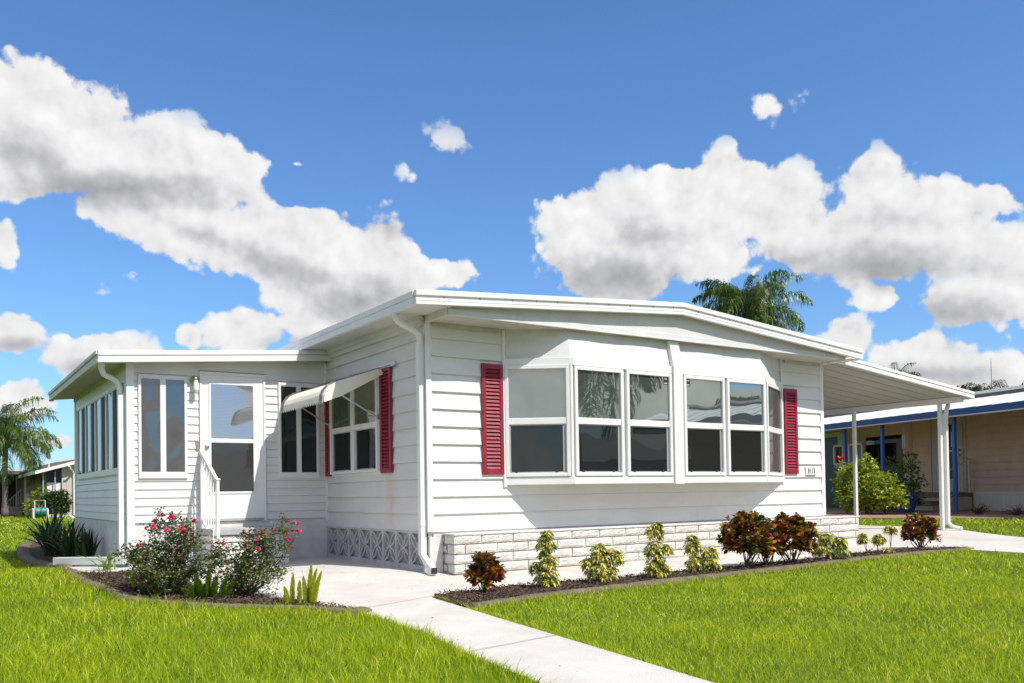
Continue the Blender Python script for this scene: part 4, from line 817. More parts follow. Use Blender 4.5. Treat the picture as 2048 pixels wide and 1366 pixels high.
ROSL = leafmat('rose_leaves', [(0, (.04, .075, .02)), (.5, (.10, .16, .045)), (.8, (.20, .26, .09)), (.92, (.20, .07, .04)), (1, (.24, .20, .10))], .2, .35)
ROSF = leafmat('rose_petals', [(0, (.60, .02, .14)), (.5, (.74, .03, .18)), (1, (.85, .12, .30))], .25, .5, (1.1, .6, .8))
flower_me = []
for s_ in range(3):
    rng = np.random.default_rng(50+s_); k = 16; a = np.arange(k)*2.4; th = np.linspace(.25, 1.45, k)
    D = np.stack([np.cos(a)*np.sin(th), np.sin(a)*np.sin(th), np.cos(th)], 1); V, F = leaves(np.zeros((k, 3)), D, .024, .024, fold=-.3, shape='ob')
    ob = rawmesh('tmp', V, F, ROSF); flower_me.append(ob.data); bpy.data.objects.remove(ob)
def rose(x, y, lobes, label, seed, nfl):
    global rng; rng = np.random.default_rng(seed); z0 = float(gz(x, y))+.01; t = thing('rose_bush', (x, y, z0), label, 'rose bush', 'pink rose bushes by the porch')
    Rx = np.array([cr[0], cr[1], 0]); Ry = np.array([-cr[1], cr[0], 0]); P = []; D = []; mb = MB(); fl = []
    for (dx, dz, rx, rz, n) in lobes:
        c0 = np.array([x, y, z0+dz])+Rx*dx; nb = max(7, int(n/12))
        for i in range(nb):
            d = rnd_dir(1, -.35)[0]; tip = c0+(Rx*d[0]*rx+Ry*d[1]*rx*.8+np.array([0, 0, d[2]*rz]))*rng.uniform(.7, 1.12)
            b0 = np.array([x, y, z0])+Rx*rng.uniform(-.06, .06)+Ry*rng.uniform(-.05, .05) if i % 3 == 0 else c0+rng.normal(size=3)*.4*np.array([rx, rx, rz])
            cv = curve(b0, tip, rng.normal(size=3)*.05, 7); mb.tube([tuple(q) for q in cv], [.005, .0045, .004, .0035, .003, .0022, .0016] if i % 3 == 0 else [.003, .003, .0026, .0024, .002, .0017, .0013], 4, cap=False)
            k = 26; tt = (rng.random(k)*.75+.25)*6; i0 = np.minimum(tt.astype(int), 5); fr_ = (tt-i0)[:, None]; p = cv[i0]*(1-fr_)+cv[i0+1]*fr_
            P.append(p+rng.normal(size=(k, 3))*.022); dd = rnd_dir(k, -.5); D.append(dd); fl.append((tip, d))
    mb.build('stem', mat('rose_stem%d' % seed, (.10, .075, .04), .8, (.16, .14, .06), 20), t, fix=False); P = np.concatenate(P); D = np.concatenate(D)
    V, F = leaves(P, D, rng.uniform(.022, .042, len(P)), rng.uniform(.016, .028, len(P)), fold=.2, droop=.2); rawmesh('foliage', V, F, ROSL, t)
    fl.sort(key=lambda q: -q[0][2]-rng.random()*.75)
    for i in range(min(nfl, len(fl))):
        tip, d = fl[i]; o = bpy.data.objects.new('flower', flower_me[i % 3]); COL.objects.link(o); o.parent = t
        o.location = Vector(tip)-t.location+Vector((0, 0, .005)); o.rotation_euler = (random.uniform(-.7, .9), random.uniform(-.6, .6), random.uniform(0, 6)); s = random.uniform(.65, 1.15); s *= 1.3; o.scale = (s, s, s)
rose(-2.90, -.22, [(-.02, .22, .34, .18, 900), (-.28, .36, .22, .12, 420), (.02, .62, .22, .14, 420), (.22, .42, .18, .14, 320), (.24, .2, .16, .12, 220), (-.03, .42, .2, .12, 300)], 'left pink rose bush with its tallest shoots before the porch window', 31, 30)
rose(-2.36, -.80, [(.12, .22, .26, .18, 760), (-.24, .36, .20, .14, 400), (.22, .42, .22, .16, 480), (.04, .50, .16, .13, 160), (.38, .60, .12, .10, 130), (-.10, .10, .14, .10, 160)], 'right pink rose bush in front of the entry steps', 32, 24)
FERN = leafmat('foxtail_needles', [(0, (.34, .40, .03)), (.5, (.54, .58, .07)), (1, (.70, .68, .14))], .5, .5)
FERD = leafmat('foxtail_needles_dark', [(0, (.07, .14, .015)), (.5, (.14, .24, .025)), (1, (.24, .34, .04))], .35, .5)
def foxtail(x, y, plumes, label, seed, m, r0=.038):
    global rng; rng = np.random.default_rng(seed); z0 = float(gz(x, y)); t = thing('foxtail_fern', (x, y, z0), label, 'fern', 'foxtail ferns at the edge of the rose bed')
    Rx = np.array([cr[0], cr[1], 0]); Ry = np.array([-cr[1], cr[0], 0])
    for (dx, tx, h, dy) in plumes:
        b0 = np.array([x, y, z0])+Rx*dx+Ry*dy*.3; b1 = b0+Rx*tx+Ry*dy+np.array([0, 0, h]); n = int(1900*h/.35)
        cv = curve(b0, b1, -Rx*tx*.18+np.array([0, 0, .01]), 12); tt = rng.random(n)**.9*10.9; i0 = tt.astype(int); f_ = (tt-i0)[:, None]; p = cv[i0]*(1-f_)+cv[i0+1]*f_
        ax = (b1-b0)/np.linalg.norm(b1-b0); rad = rnd_dir(n, -1)*1.0; rad -= ax*(rad@ax)[:, None]; rad /= np.linalg.norm(rad, axis=1, keepdims=True)
        u = tt/11; w = r0*np.sqrt(np.clip(np.sin(np.clip(u*1.1+.12, 0, 1)*math.pi), 0, 1))*(1-.45*u)
        V, F = leaves(p, rad+ax*.9, w*1.1, .0045, fold=.1); rawmesh('plume', V, F, m, t)
foxtail(-2.16, -1.70, [(-.10, -.05, .20, 0), (-.07, .01, .33, .03), (.0, .015, .27, -.04), (.05, -.03, .31, 0), (.07, .03, .44, .05), (.10, .04, .30, -.03), (.12, .10, .36, .0), (.08, .07, .38, .08), (-.12, .02, .13, -.05)], 'bright yellow green foxtail fern with upright plumes at the bed tip by the walkway', 41, FERN)
foxtail(-2.68, -.78, [(-.12, -.10, .20, 0), (-.10, -.04, .30, .03), (-.05, -.03, .24, -.04), (0, 0, .34, 0), (.03, .05, .28, .05), (.06, .02, .24, -.05), (.10, .10, .26, .03), (.14, .14, .20, 0), (-.02, .04, .2, -.1), (-.14, -.14, .14, -.02), (.08, .2, .16, .02)], 'dark green foxtail fern between the two rose bushes', 42, FERD, .05)
foxtail(-3.02, .05, [(-.12, -.12, .18, 0), (-.06, -.03, .22, .03), (0, .05, .25, -.04), (.08, .12, .2, 0), (.12, .18, .16, .05)], 'low green foxtail fern under the left rose bush', 43, FERN, .045)
STRP = leafmat('strap_leaves', [(0, (.02, .045, .015)), (.6, (.035, .075, .02)), (1, (.06, .11, .03))], .15, .3)
STRL = leafmat('strap_leaves_light', [(0, (.10, .18, .03)), (1, (.22, .32, .08))], .2, .3)
def strap(x, y, n, ln, wd, label, seed, m, lean=(.3, 1.3), group='strap leaved lilies by the porch'):
    global rng; rng = np.random.default_rng(seed); z0 = float(gz(x, y)); t = thing('strap_leaf_lily', (x, y, z0), label, 'plant', group); V = []; F = []; o = 0
    for i in range(n):
        a = rng.random()*6.283; th = rng.uniform(*lean); l = ln*rng.uniform(.7, 1.05); b = np.array([x+rng.normal()*.05, y+rng.normal()*.05, z0]); h = np.array([math.cos(a), math.sin(a), 0]); s = np.array([-h[1], h[0], 0]); k = 8; p = b.copy(); ang = th*.35
        for j in range(k+1):
            w = wd*math.sin(min(1, (j/k)*.8+.25)*math.pi)**.6*(1 if j < k else .02); V += [p-s*w/2, p+np.array([0, 0, -w*.18]), p+s*w/2]; ang += th*.13; p = p+(h*math.sin(ang)+np.array([0, 0, math.cos(ang)]))*l/k
            if j < k: q = o+j*3; F += [(q, q+1, q+4), (q, q+4, q+3), (q+1, q+2, q+5), (q+1, q+5, q+4)]
        o += (k+1)*3
    rawmesh('leaves', np.array(V), np.array(F), m, t); return t
strap(-3.0, 5.9, 40, .75, .05, 'dark strap leaved lily clump nearest along the porch wall', 51, STRP); strap(-3.1, 7.2, 44, .85, .05, 'dark strap leaved lily clump at the middle of the porch bed', 52, STRP)
strap(-2.95, 8.8, 40, .85, .05, 'dark strap leaved lily clump farthest back in the porch bed', 53, STRP); strap(-2.92, 4.95, 26, .62, .05, 'dark upright lily clump against the porch wall', 55, STRP, (.15, .7))
strap(-2.98, 2.75, 13, .42, .028, 'light green lily tuft behind the left rose bush', 54, STRL, (.7, 1.3))

# generic leafy shrub / tree crown
def crown(t, c, lobes, n, ln, wd, m, name='foliage', droop=.2):
    P = []; D = []
    for (dx, dy, dz, r, rz) in lobes:
        k = int(n*(r*r*rz)/sum(q[3]*q[3]*q[4] for q in lobes)); d = rnd_dir(k, -.8); rad = rng.uniform(.25, 1.05, (k, 1))**.5
        clump = rng.normal(size=(max(6, k//30), 3)); ci = rng.integers(0, len(clump), k)
        p = np.array([dx, dy, dz])+d*rad*np.array([r, r, rz])+clump[ci]*.05*r; P.append(p+np.array(c)); D.append(d+rng.normal(size=(k, 3))*.55)
    P = np.concatenate(P); D = np.concatenate(D); V, F = leaves(P, D, rng.uniform(.7, 1.2, len(P))*ln, rng.uniform(.7, 1.2, len(P))*wd, fold=.2, droop=droop); return rawmesh(name, V, F, m, t)
HIB = leafmat('hibiscus_leaves', [(0, (.10, .15, .015)), (.5, (.26, .33, .03)), (1, (.52, .54, .09))], .3, .3)
DKL = leafmat('dark_leaves', [(0, (.02, .04, .012)), (.6, (.05, .09, .02)), (1, (.10, .16, .03))], .25, .35)
LTL = leafmat('light_leaves', [(0, (.14, .18, .03)), (.6, (.28, .32, .06)), (1, (.45, .42, .14))], .3, .35)
# ================================================================ NEIGHBOUR ON THE RIGHT
NO = np.array([17.536, 3.755]); aN = D2R(72.7); NU = Vector((math.cos(aN), math.sin(aN), 0)); NV = Vector((math.sin(aN), -math.cos(aN), 0)); ZG = .267
def nloc(u, v, z=0): return (NO[0]+NU.x*u+NV.x*v, NO[1]+NU.y*u+NV.y*v, z)
FN = Fr((NO[0], NO[1], 0), NU, -NV)
nh = thing('neighbouring_home', nloc(0, 3, ZG), 'tan mobile home with blue trimmed porch roof beyond the carport', 'house')
TAN = mat('tan_siding', (.70, .53, .38), .7, (.62, .46, .33), 3); BLU = mat('blue_trim', (.015, .05, .18), .5, (.02, .065, .22), 4); BLP = mat('blue_post', (.05, .12, .36), .5)
SHG = mat('white_shingle', (.74, .73, .71), .8, (.60, .59, .57), 9); GRM = mat('grey_fascia', (.20, .195, .185), .7, (.30, .28, .26), 5); DK = mat('dark_interior', (.012, .012, .013), .35); BRK = mat('brick_red_tread', (.22, .10, .08), .8, (.28, .14, .11), 10); BGE = mat('beige_block', (.52, .45, .36), .85, (.45, .38, .3), 8)
mb = MB(); siding(mb, FN, -16, 5.17, [.80+k*.21 for k in range(0, 12)], .018, .018, n0=-2.80); siding(mb, FN, 6.99, 8.1, [.80+k*.21 for k in range(0, 12)], .010, .010, n0=-2.80); siding(mb, FN, 5.17, 6.99, [2.70, 2.9, 3.3], .010, .01, n0=-2.80)
mb.poly([FN.p(-16, .25, -2.83), FN.p(11, .25, -2.83), FN.p(11, 3.3, -2.83), FN.p(-16, 3.3, -2.83)]); mb.build('wall', TAN, nh, fix=False)
mb = MB(); mb.fbox(FN, -16, 2.28, .25, .80, -2.82, -2.78)
u = -16
while u < 2.2: mb.fbox(FN, u, u+.03, .27, .72, -2.779, -2.765); u += .15
mb.fbox(FN, -16, 2.28, .72, .80, -2.779, -2.76); mb.build('skirting', mat('skirting_white', (.76, .73, .67), .7), nh)
mb = MB(); mb.fbox(FN, 5.2, 6.96, .45, 2.70, -2.80, -2.785); mb.build('dark_window', glassmat('dark_pane', (.012, .014, .013), .03), nh)
mb = MB(); mb.fbox(FN, 8.45, 10.6, .25, 2.82, -2.80, -2.785); mb.build('dark_doorway', DK, nh)
mb = MB(); mb.fbox(FN, 8.1, 8.45, .25, 2.95, -2.81, -2.74); mb.fbox(FN, 8.1, 11, 2.83, 2.99, -2.81, -2.745); mb.each('doorway_frame', mat('pale_green_frame', (.52, .58, .54), .6), nh)
mb = MB(); mb.fbox(FN, 2.62, 3.86, .80, 2.90, -2.79, -2.755); d2 = mb.build('door', mat('door_grey', (.48, .47, .44), .6), nh)
MB().fbox(FN, 2.98, 3.38, 1.20, 2.85, -2.754, -2.75).build('door_glass', DK, d2); MB().fbox(FN, 2.95, 3.40, 2.02, 2.07, -2.7495, -2.74).build('door_rail', TR, d2)
for z in (1.90, 2.06): mb = MB(); mb.tube([nloc(2.74, 2.75, z), nloc(2.74, 2.68, z)], .03, 8); mb.build('door_knob', BRS, d2)
mb = MB(); mb.fbox(FN, 4.75, 4.85, .3, 3.1, -2.775, -2.76); mb.fbox(FN, 3.9, 3.96, .8, 3.1, -2.775, -2.755); mb.fbox(FN, 2.5, 2.56, .8, 3.1, -2.775, -2.755); mb.each('wall_trim', mat('tan_trim', (.55, .43, .33), .7), nh)
def slab4(u0, u1, v0, za, v1, zb, th): return [nloc(u0, v0, za), nloc(u1, v0, za), nloc(u1, v1, zb), nloc(u0, v1, zb)]
mb = MB(); mb.hexa([nloc(-16, -.25, 2.85), nloc(11, -.25, 2.95), nloc(11, 3.1, 3.56), nloc(-16, 3.1, 3.46), nloc(-16, -.25, 2.90), nloc(11, -.25, 3.0), nloc(11, 3.1, 3.62), nloc(-16, 3.1, 3.52)]); mb.build('porch_roof', SHG, nh)
mb = MB(); u = -16
while u < 10.5:
    z = 2.90+(u+16)/27*.1; mb.hexa([nloc(u, -.26, z), nloc(u+.36, -.26, z), nloc(u+.36, 3.0, z+.60), nloc(u, 3.0, z+.60), nloc(u, -.26, z+.015), nloc(u+.36, -.26, z+.012), nloc(u+.36, 3.0, z+.612), nloc(u, 3.0, z+.615)]); u += .5
mb.build('roof_shingles', RF, nh)
mb = MB(); mb.hexa([nloc(-16, -.32, 2.735), nloc(11, -.32, 2.835), nloc(11, -.26, 2.835), nloc(-16, -.26, 2.735), nloc(-16, -.32, 2.90), nloc(11, -.32, 3.0), nloc(11, -.26, 3.0), nloc(-16, -.26, 2.90)]); mb.build('fascia', BLU, nh)
mb = MB(); mb.hexa([nloc(-16, -.33, 2.70), nloc(11, -.33, 2.80), nloc(11, -.2, 2.80), nloc(-16, -.2, 2.70), nloc(-16, -.33, 2.733), nloc(11, -.33, 2.833), nloc(11, -.2, 2.833), nloc(-16, -.2, 2.733)]); mb.build('gutter_lip', mat('lip_grey', (.5, .5, .52), .5), nh)
mb = MB(); mb.hexa([nloc(-16, 3.1, 3.2), nloc(11, 3.1, 3.36), nloc(11, 3.2, 3.36), nloc(-16, 3.2, 3.2), nloc(-16, 3.1, 3.60), nloc(11, 3.1, 3.71), nloc(11, 3.2, 3.71), nloc(-16, 3.2, 3.60)]); mb.build('upper_fascia', GRM, nh)
mb = MB(); mb.hexa([nloc(-16, 2.95, 3.60), nloc(11, 2.95, 3.71), nloc(11, 9, 4.2), nloc(-16, 9, 4.1), nloc(-16, 2.95, 3.69), nloc(11, 2.95, 3.80), nloc(11, 9, 4.3), nloc(-16, 9, 4.2)]); mb.build('upper_roof', SHG, nh)
mb = MB(); mb.fbox(FN, 6.2, 6.7, 3.60, 3.95, -4.2, -3.8); mb.fbox(FN, 6.1, 6.8, 3.95, 4.02, -4.3, -3.7); mb.build('roof_vent', BRK, nh)
mb = MB(); mb.poly([nloc(-16, -.25, 2.80), nloc(11, -.25, 2.90), nloc(11, 2.83, 3.1), nloc(-16, 2.83, 3.05)]); mb.build('porch_ceiling', TAN, nh, fix=False)
for u in (.04, 2.78, 4.48, -5.2, -9.5): MB().fbox(FN, u-.042, u+.042, .24, 2.80, -.09, .0).build('post', BLP, nh, .004)
def nthing(name, u, v, label, c, group=None, z=None): return thing(name, nloc(u, v, ZG+.01 if z is None else z), label, c, group)
t = nthing('porch_steps', 3.3, 2.3, 'tan and brick red porch steps at the neighbouring door', 'steps')
MB().fbox(FN, 2.32, 4.55, .27, .66, -2.76, -2.05).build('upper_block', BGE, t); MB().fbox(FN, 2.30, 4.57, .66, .78, -2.765, -2.0).build('tread', BRK, t); MB().fbox(FN, 2.6, 4.7, .27, .42, -2.04, -1.6).build('lower_block', BGE, t); MB().fbox(FN, 2.58, 4.72, .42, .54, -2.045, -1.55).build('tread', BRK, t)
t = nthing('step_railing', 2.3, 2.2, 'white step railing beside the neighbouring door', 'railing'); rm = mat('rail_white', (.62, .60, .56), .6)
MB().fbox(FN, 2.28, 2.33, .78, 1.80, -2.70, -2.65).build('post', rm, t); MB().fbox(FN, 2.28, 2.33, .45, 1.35, -1.75, -1.70).build('post', rm, t)
mb = MB(); mb.tube([nloc(2.3, 2.68, 1.78), nloc(2.3, 1.72, 1.33)], .025, 6); mb.build('top_rail', rm, t); mb = MB(); mb.tube([nloc(2.3, 2.68, .98), nloc(2.3, 1.72, .60)], .02, 6); mb.build('bottom_rail', rm, t)
for k in range(4): v = 1.9+k*.2; z = .60+(v-1.72)*.4; mb = MB(); mb.tube([nloc(2.3, v, z), nloc(2.3, v, z+.78)], .012, 5); mb.build('baluster', rm, t)
t = nthing('recycling_bin', 2.6, -.5, 'blue plastic storage bin on the neighbouring patio beside the hibiscus', 'bin'); BB = mat('bin_blue', (.02, .07, .28), .4)
mb = MB(); mb.hexa([nloc(1.45, -0.45, .28), nloc(1.85, -0.45, .28), nloc(1.85, -0.05, .28), nloc(1.45, -0.05, .28), nloc(1.35, -0.50, .72), nloc(1.90, -0.50, .82), nloc(1.90, 0.00, .82), nloc(1.35, 0.00, .72)]); mb.build('tub', BB, t); mb = MB(); mb.hexa([nloc(1.32, -0.53, .72), nloc(1.93, -0.53, .82), nloc(1.93, 0.03, .82), nloc(1.32, 0.03, .72), nloc(1.32, -0.53, .76), nloc(1.93, -0.53, .86), nloc(1.93, 0.03, .86), nloc(1.32, 0.03, .76)]); mb.build('rim', BB, t)
t = nthing('folding_chair', 4.5, 2.3, 'blue and white striped folding chair leaning by the neighbouring steps', 'chair')
mb = MB()
for k in range(6): z = .40+k*.14; mb.hexa([nloc(4.75, 1.9+k*.06, z), nloc(5.25, 1.9+k*.06, z), nloc(5.25, 1.93+k*.06, z), nloc(4.75, 1.93+k*.06, z), nloc(4.75, 1.94+k*.06, z+.085), nloc(5.25, 1.94+k*.06, z+.085), nloc(5.25, 1.97+k*.06, z+.085), nloc(4.75, 1.97+k*.06, z+.085)])
mb.build('blue_webbing', mat('web_blue', (.03, .20, .38), .6), t)
mb = MB(); mb.hexa([nloc(4.74, 1.93, .33), nloc(5.26, 1.93, .33), nloc(5.26, 1.95, .33), nloc(4.74, 1.95, .33), nloc(4.74, 2.30, 1.22), nloc(5.26, 2.30, 1.22), nloc(5.26, 2.32, 1.22), nloc(4.74, 2.32, 1.22)]); mb.build('white_webbing', rm, t)
for u in (4.72, 5.28): mb = MB(); mb.tube([nloc(u, 1.85, .27), nloc(u, 2.3, 1.27)], .015, 6); mb.build('frame', ALU, t)
t = nthing('white_cabinet_frame', 7.1, 2.0, 'open white framed window panel hanging on the neighbouring porch', 'window panel', z=1.8)
mb = MB(); mb.fbox(FN, 6.3, 7.85, 1.78, 1.84, -2.2, -2.1); mb.fbox(FN, 6.3, 7.85, 2.42, 2.48, -2.2, -2.1)
for u in (6.3, 6.98, 7.12, 7.30, 7.79): mb.fbox(FN, u, u+.07, 1.78, 2.48, -2.2, -2.1)
mb.build('frame', TR, t); MB().fbox(FN, 6.37, 6.98, 1.84, 2.42, -2.19, -2.17).build('panel', mat('panel_grey', (.22, .22, .23), .6), t); MB().fbox(FN, 7.19, 7.79, 1.84, 2.42, -2.19, -2.17).build('panel', mat('panel_brown', (.07, .045, .04), .6), t)
for (u, v, zt, lab) in ((1.75, 1.6, 2.75, 'white tube wind chime nearest the neighbouring door'), (-1.35, 1.0, 2.7, 'white tube wind chime at the right edge of the porch'), (2.9, .9, 2.75, 'thin wind chime behind the blue post')):
    t = nthing('wind_chime', u, v, lab, 'wind chime', 'wind chimes under the neighbouring porch roof', z=2.2); mb = MB(); mb.tube([nloc(u, v, zt), nloc(u, v, 2.52)], .004, 4); mb.lathe(nloc(u, v, 2.50), [(.0, .03), (.06, .02), (.06, 0), (0, 0)], 10); mb.build('hanger', ALU, t)
    for k in range(5): a = k*1.257; mb = MB(); mb.tube([nloc(u+.045*math.cos(a), v+.045*math.sin(a), 2.49), nloc(u+.045*math.cos(a), v+.045*math.sin(a), 2.22-.03*k)], .014, 6); mb.build('chime_tube', TR, t)
rng = np.random.default_rng(61); c = nloc(1.35, -1.65, .22)
t = thing('hibiscus_shrub', c, 'large yellow green hibiscus shrub with one red flower behind the left carport post', 'shrub')
crown(t, c, [(0, 0, .5, .75, .5), (NU.x*.5, NU.y*.5, .9, .5, .5), (-NU.x*.5, -NU.y*.5, .7, .55, .45), (NU.x*.2, NU.y*.2, 1.15, .42, .35), (NU.x*.95, NU.y*.95, .85, .3, .35), (NU.x*1.1, NU.y*1.1, 1.2, .14, .3), (-NU.x*.95, -NU.y*.95, .45, .4, .35), (-NU.x*.1, -NU.y*.1, 1.35, .2, .3)], 5200, .11, .085, HIB)
stems('stem', c, [np.array(c)+np.array([NU.x*k, NU.y*k, 1.1]) for k in (-.6, -.2, .2, .5, .9)], .02, STEM, t, .1, .1)
k = 12; a = np.arange(k)*2.4; D = np.stack([np.cos(a), np.sin(a), .4+.3*np.sin(a*3)], 1); pf_ = np.array(nloc(2.30, -1.75, 1.80)); V, F = leaves(np.repeat(pf_[None], k, 0), D, .12, .11, fold=-.2, shape='ob'); rawmesh('flower', V, F, leafmat('hibiscus_red', [(0, (.75, .03, .01)), (1, (.85, .07, .02))], .2, .5, (1.1, .7, .6)), t)
rng = np.random.default_rng(62); c = nloc(2.45, .35, .24)
t = thing('green_shrub', c, 'darker green leggy shrub right behind the hibiscus', 'shrub'); crown(t, c, [(0, 0, .5, .6, .4), (-NU.x*.2, -NU.y*.2, 1.0, .4, .5), (-NU.x*.4, -NU.y*.4, 1.35, .22, .35), (NU.x*.5, NU.y*.5, 1.1, .35, .5), (-NU.x*.7, -NU.y*.7, .9, .25, .2)], 1500, .11, .07, leafmat('mid_leaves', [(0, (.06, .10, .015)), (.6, (.12, .20, .03)), (1, (.26, .34, .06))], .3, .3)); stems('stem', c, [np.array(c)+np.array([NU.x*k, NU.y*k, 1.1]) for k in (-.4, 0, .4)], .02, STEM, t, .1, .1)
for i, (u, lab) in enumerate(((-.85, 'dead brown twiggy plant right of the carport downspout'), (-2.0, 'dead brown twiggy plant at the right edge of the patio'))):
    rng = np.random.default_rng(70+i); c = nloc(u, -.1, .26); t = thing('dead_plant', c, lab, 'plant', 'dead plants on the neighbouring patio edge'); mb = MB()
    for k in range(46): d = rnd_dir(1, .0)[0]*np.array([.42, .42, .28])*rng.uniform(.5, 1.1); mb.tube([tuple(q) for q in curve(c, np.array(c)+d, rng.normal(size=3)*.06+np.array([0, 0, .06]))], [.010, .008, .006, .005, .003], 4, cap=False)
    mb.build('twigs', mat('twig%d' % i, (.10, .055, .035), .9), t, fix=False)

# ================================================================ PALMS
PALM = leafmat('palm_leaflets', [(0, (.04, .075, .02)), (.5, (.08, .14, .03)), (.85, (.15, .21, .05)), (1, (.30, .30, .10))], .3, .35)
PALL = leafmat('palm_leaflets_bright', [(0, (.06, .10, .02)), (.5, (.14, .20, .03)), (.85, (.26, .30, .06)), (1, (.48, .44, .16))], .3, .3)
PALD = leafmat('palm_leaflets_dark', [(0, (.03, .06, .025)), (.5, (.06, .10, .035)), (.9, (.12, .16, .06)), (1, (.22, .20, .09))], .3, .35)
TRK = mat('palm_trunk', (.20, .18, .155), .9, (.12, .10, .085), 6, 6, .5, 30, stretch=(1, 1, 6)); BOOT = mat('palm_boots', (.20, .19, .08), .8, (.12, .08, .04), 12)
def palm(base, h, fl, label, seed, nf=26, m=PALM, tr=.14, lw=.035, dens=1.0, el=(-.5, 1.45), nl=62, face=None, ll=.62, drp=2.1):
    """queen palm: ringed trunk, arching fronds with drooping leaflets in several planes"""
    global rng; rng = np.random.default_rng(seed); b = np.array(base, float); t = thing('palm_tree', base, label, 'palm tree', 'queen palms')
    mb = MB(); pts = [b+np.array([0.02*math.sin(k*.7)*k/10, .02*k/10, h*k/12]) for k in range(13)]; mb.tube([tuple(p) for p in pts], [tr*(1.35-.35*min(1, k/3)-.02*k) for k in range(13)], 14); mb.build('trunk', TRK, t, smooth=True)
    top = pts[-1]; mb = MB(); mb.lathe(tuple(top), [(tr*.9, -.15), (tr*1.6, .05), (tr*1.5, .25), (tr*.9, .5), (.03, .75)], 12); mb.build('crown_shaft', BOOT, t, smooth=True)
    for i in range(nf):
        az = i*2.39996+rng.normal()*.15; u = (i+.5)/nf; e0 = el[0]+(el[1]-el[0])*u+rng.normal()*.08; L_ = fl*rng.uniform(.85, 1.08)
        hd = np.array([math.cos(az), math.sin(az), 0]); p = top+np.array([0, 0, .25+.25*u])+hd*.08; ang = e0; k = 16; cv = [p.copy()]; tg = []
        for j in range(k):
            ang -= (drp-.35*u)/k*(.35+1.3*j/k); d = hd*math.cos(ang)+np.array([0, 0, math.sin(ang)]); p = p+d*L_/k; cv.append(p.copy()); tg.append(d)
        cv = np.array(cv); tg.append(tg[-1]); tg = np.array(tg); mb = MB(); mb.tube([tuple(q) for q in cv[::2]], [.022*(1-.9*q/8)+.003 for q in range(9)], 5, cap=False); V0 = np.array(mb.v); F0 = []
        for f in mb.f: F0 += [(f[0], f[1], f[2]), (f[0], f[2], f[3])]
        n = int(nl*2*dens); s = rng.uniform(.12, 1, n)*k*.999; i0 = s.astype(int); f_ = (s-i0)[:, None]; P = cv[i0]*(1-f_)+cv[i0+1]*f_; T_ = tg[i0]; side = np.cross(T_, [0, 0, 1.0]); side /= np.linalg.norm(side, axis=1, keepdims=True)+1e-9; upv = np.cross(side, T_)
        sg = rng.choice([-1, 1], n)[:, None]; pl = rng.normal(size=(n, 1))*.55; q = (s/k)[:, None]; ll_ = ll*fl/3.0*np.sin(np.clip(q*.86+.16, 0, 1)*math.pi)**.6*rng.uniform(.8, 1.15, (n, 1))
        D0 = side*sg*.85+T_*.55+upv*pl; D0 /= np.linalg.norm(D0, axis=1, keepdims=True); down = np.array([0, 0, -1.0])
        A0 = P; A1 = P+D0*ll_*.45+down*ll_*.05; A2 = A1+D0*ll_*.25+down*ll_*.32; A3 = A2+D0*ll_*.06+down*ll_*.38
        w = lw*fl/3.0; Wv = np.cross(D0, down)*w; Wv2 = T_*w*.4+Wv*.6
        V = np.stack([A0-Wv2*.3, A0+Wv2*.3, A1-Wv2*.5, A1+Wv2*.5, A2-Wv2*.4, A2+Wv2*.4, A3], 1).reshape(-1, 3); o = np.arange(n)[:, None]*7
        F = np.concatenate([o+np.array([[0, 1, 3]]), o+np.array([[0, 3, 2]]), o+np.array([[2, 3, 5]]), o+np.array([[2, 5, 4]]), o+np.array([[4, 5, 6]])], 1).reshape(-1, 3)
        V, F = cat([(V0, np.array(F0)), (V, F)]); rawmesh('frond', V, F, m, t)
    return t
palm((-1.78, 38.0, .22), 3.3, 2.6, 'queen palm with drooping fronds on the lawn at the far left', 81, 40, PALM, lw=.05, nl=90, ll=.62, el=(-.5, 1.5), drp=2.1)
palm((31.07, 22.23, .1), 9.75, 3.4, 'tall queen palm rising behind the roof ridge', 82, 46, PALM, lw=.055, nl=90, ll=.7, el=(-.9, 1.45))
palm((36.45, 17.54, .1), 5.7, 1.7, 'small palm top just above the carport roof', 83, 24, PALD, lw=.06, nl=40); palm((33.9, 19.6, .1), 5.75, 1.2, 'smaller palm top left of the other one above the carport', 86, 14, PALD, lw=.06, nl=40)
palm((34.4, 11.0, .1), 3.6, 2.8, 'palm behind the neighbouring roof at the right edge', 84, 26, PALD, lw=.06, nl=60, el=(0, 1.3))
palm((9.3, -10.2, .02), 4.5, 3.0, 'queen palm across the lawn, reflected in the bay window', 85, 34, PALD, lw=.05, nl=80)
t = thing('antenna_mast', (33.49, 11.11, .1), 'thin antenna mast above the neighbouring roof', 'antenna'); mb = MB(); mb.tube([(33.49, 11.11, .1), (33.49, 11.11, 6.3)], [.03, .012], 5); mb.build('mast', GRM, t); mb = MB(); mb.tube([(33.49, 11.11, 5.9), (33.49, 11.11, 6.5)], [.02, .006], 5); mb.build('whip', GRM, t)
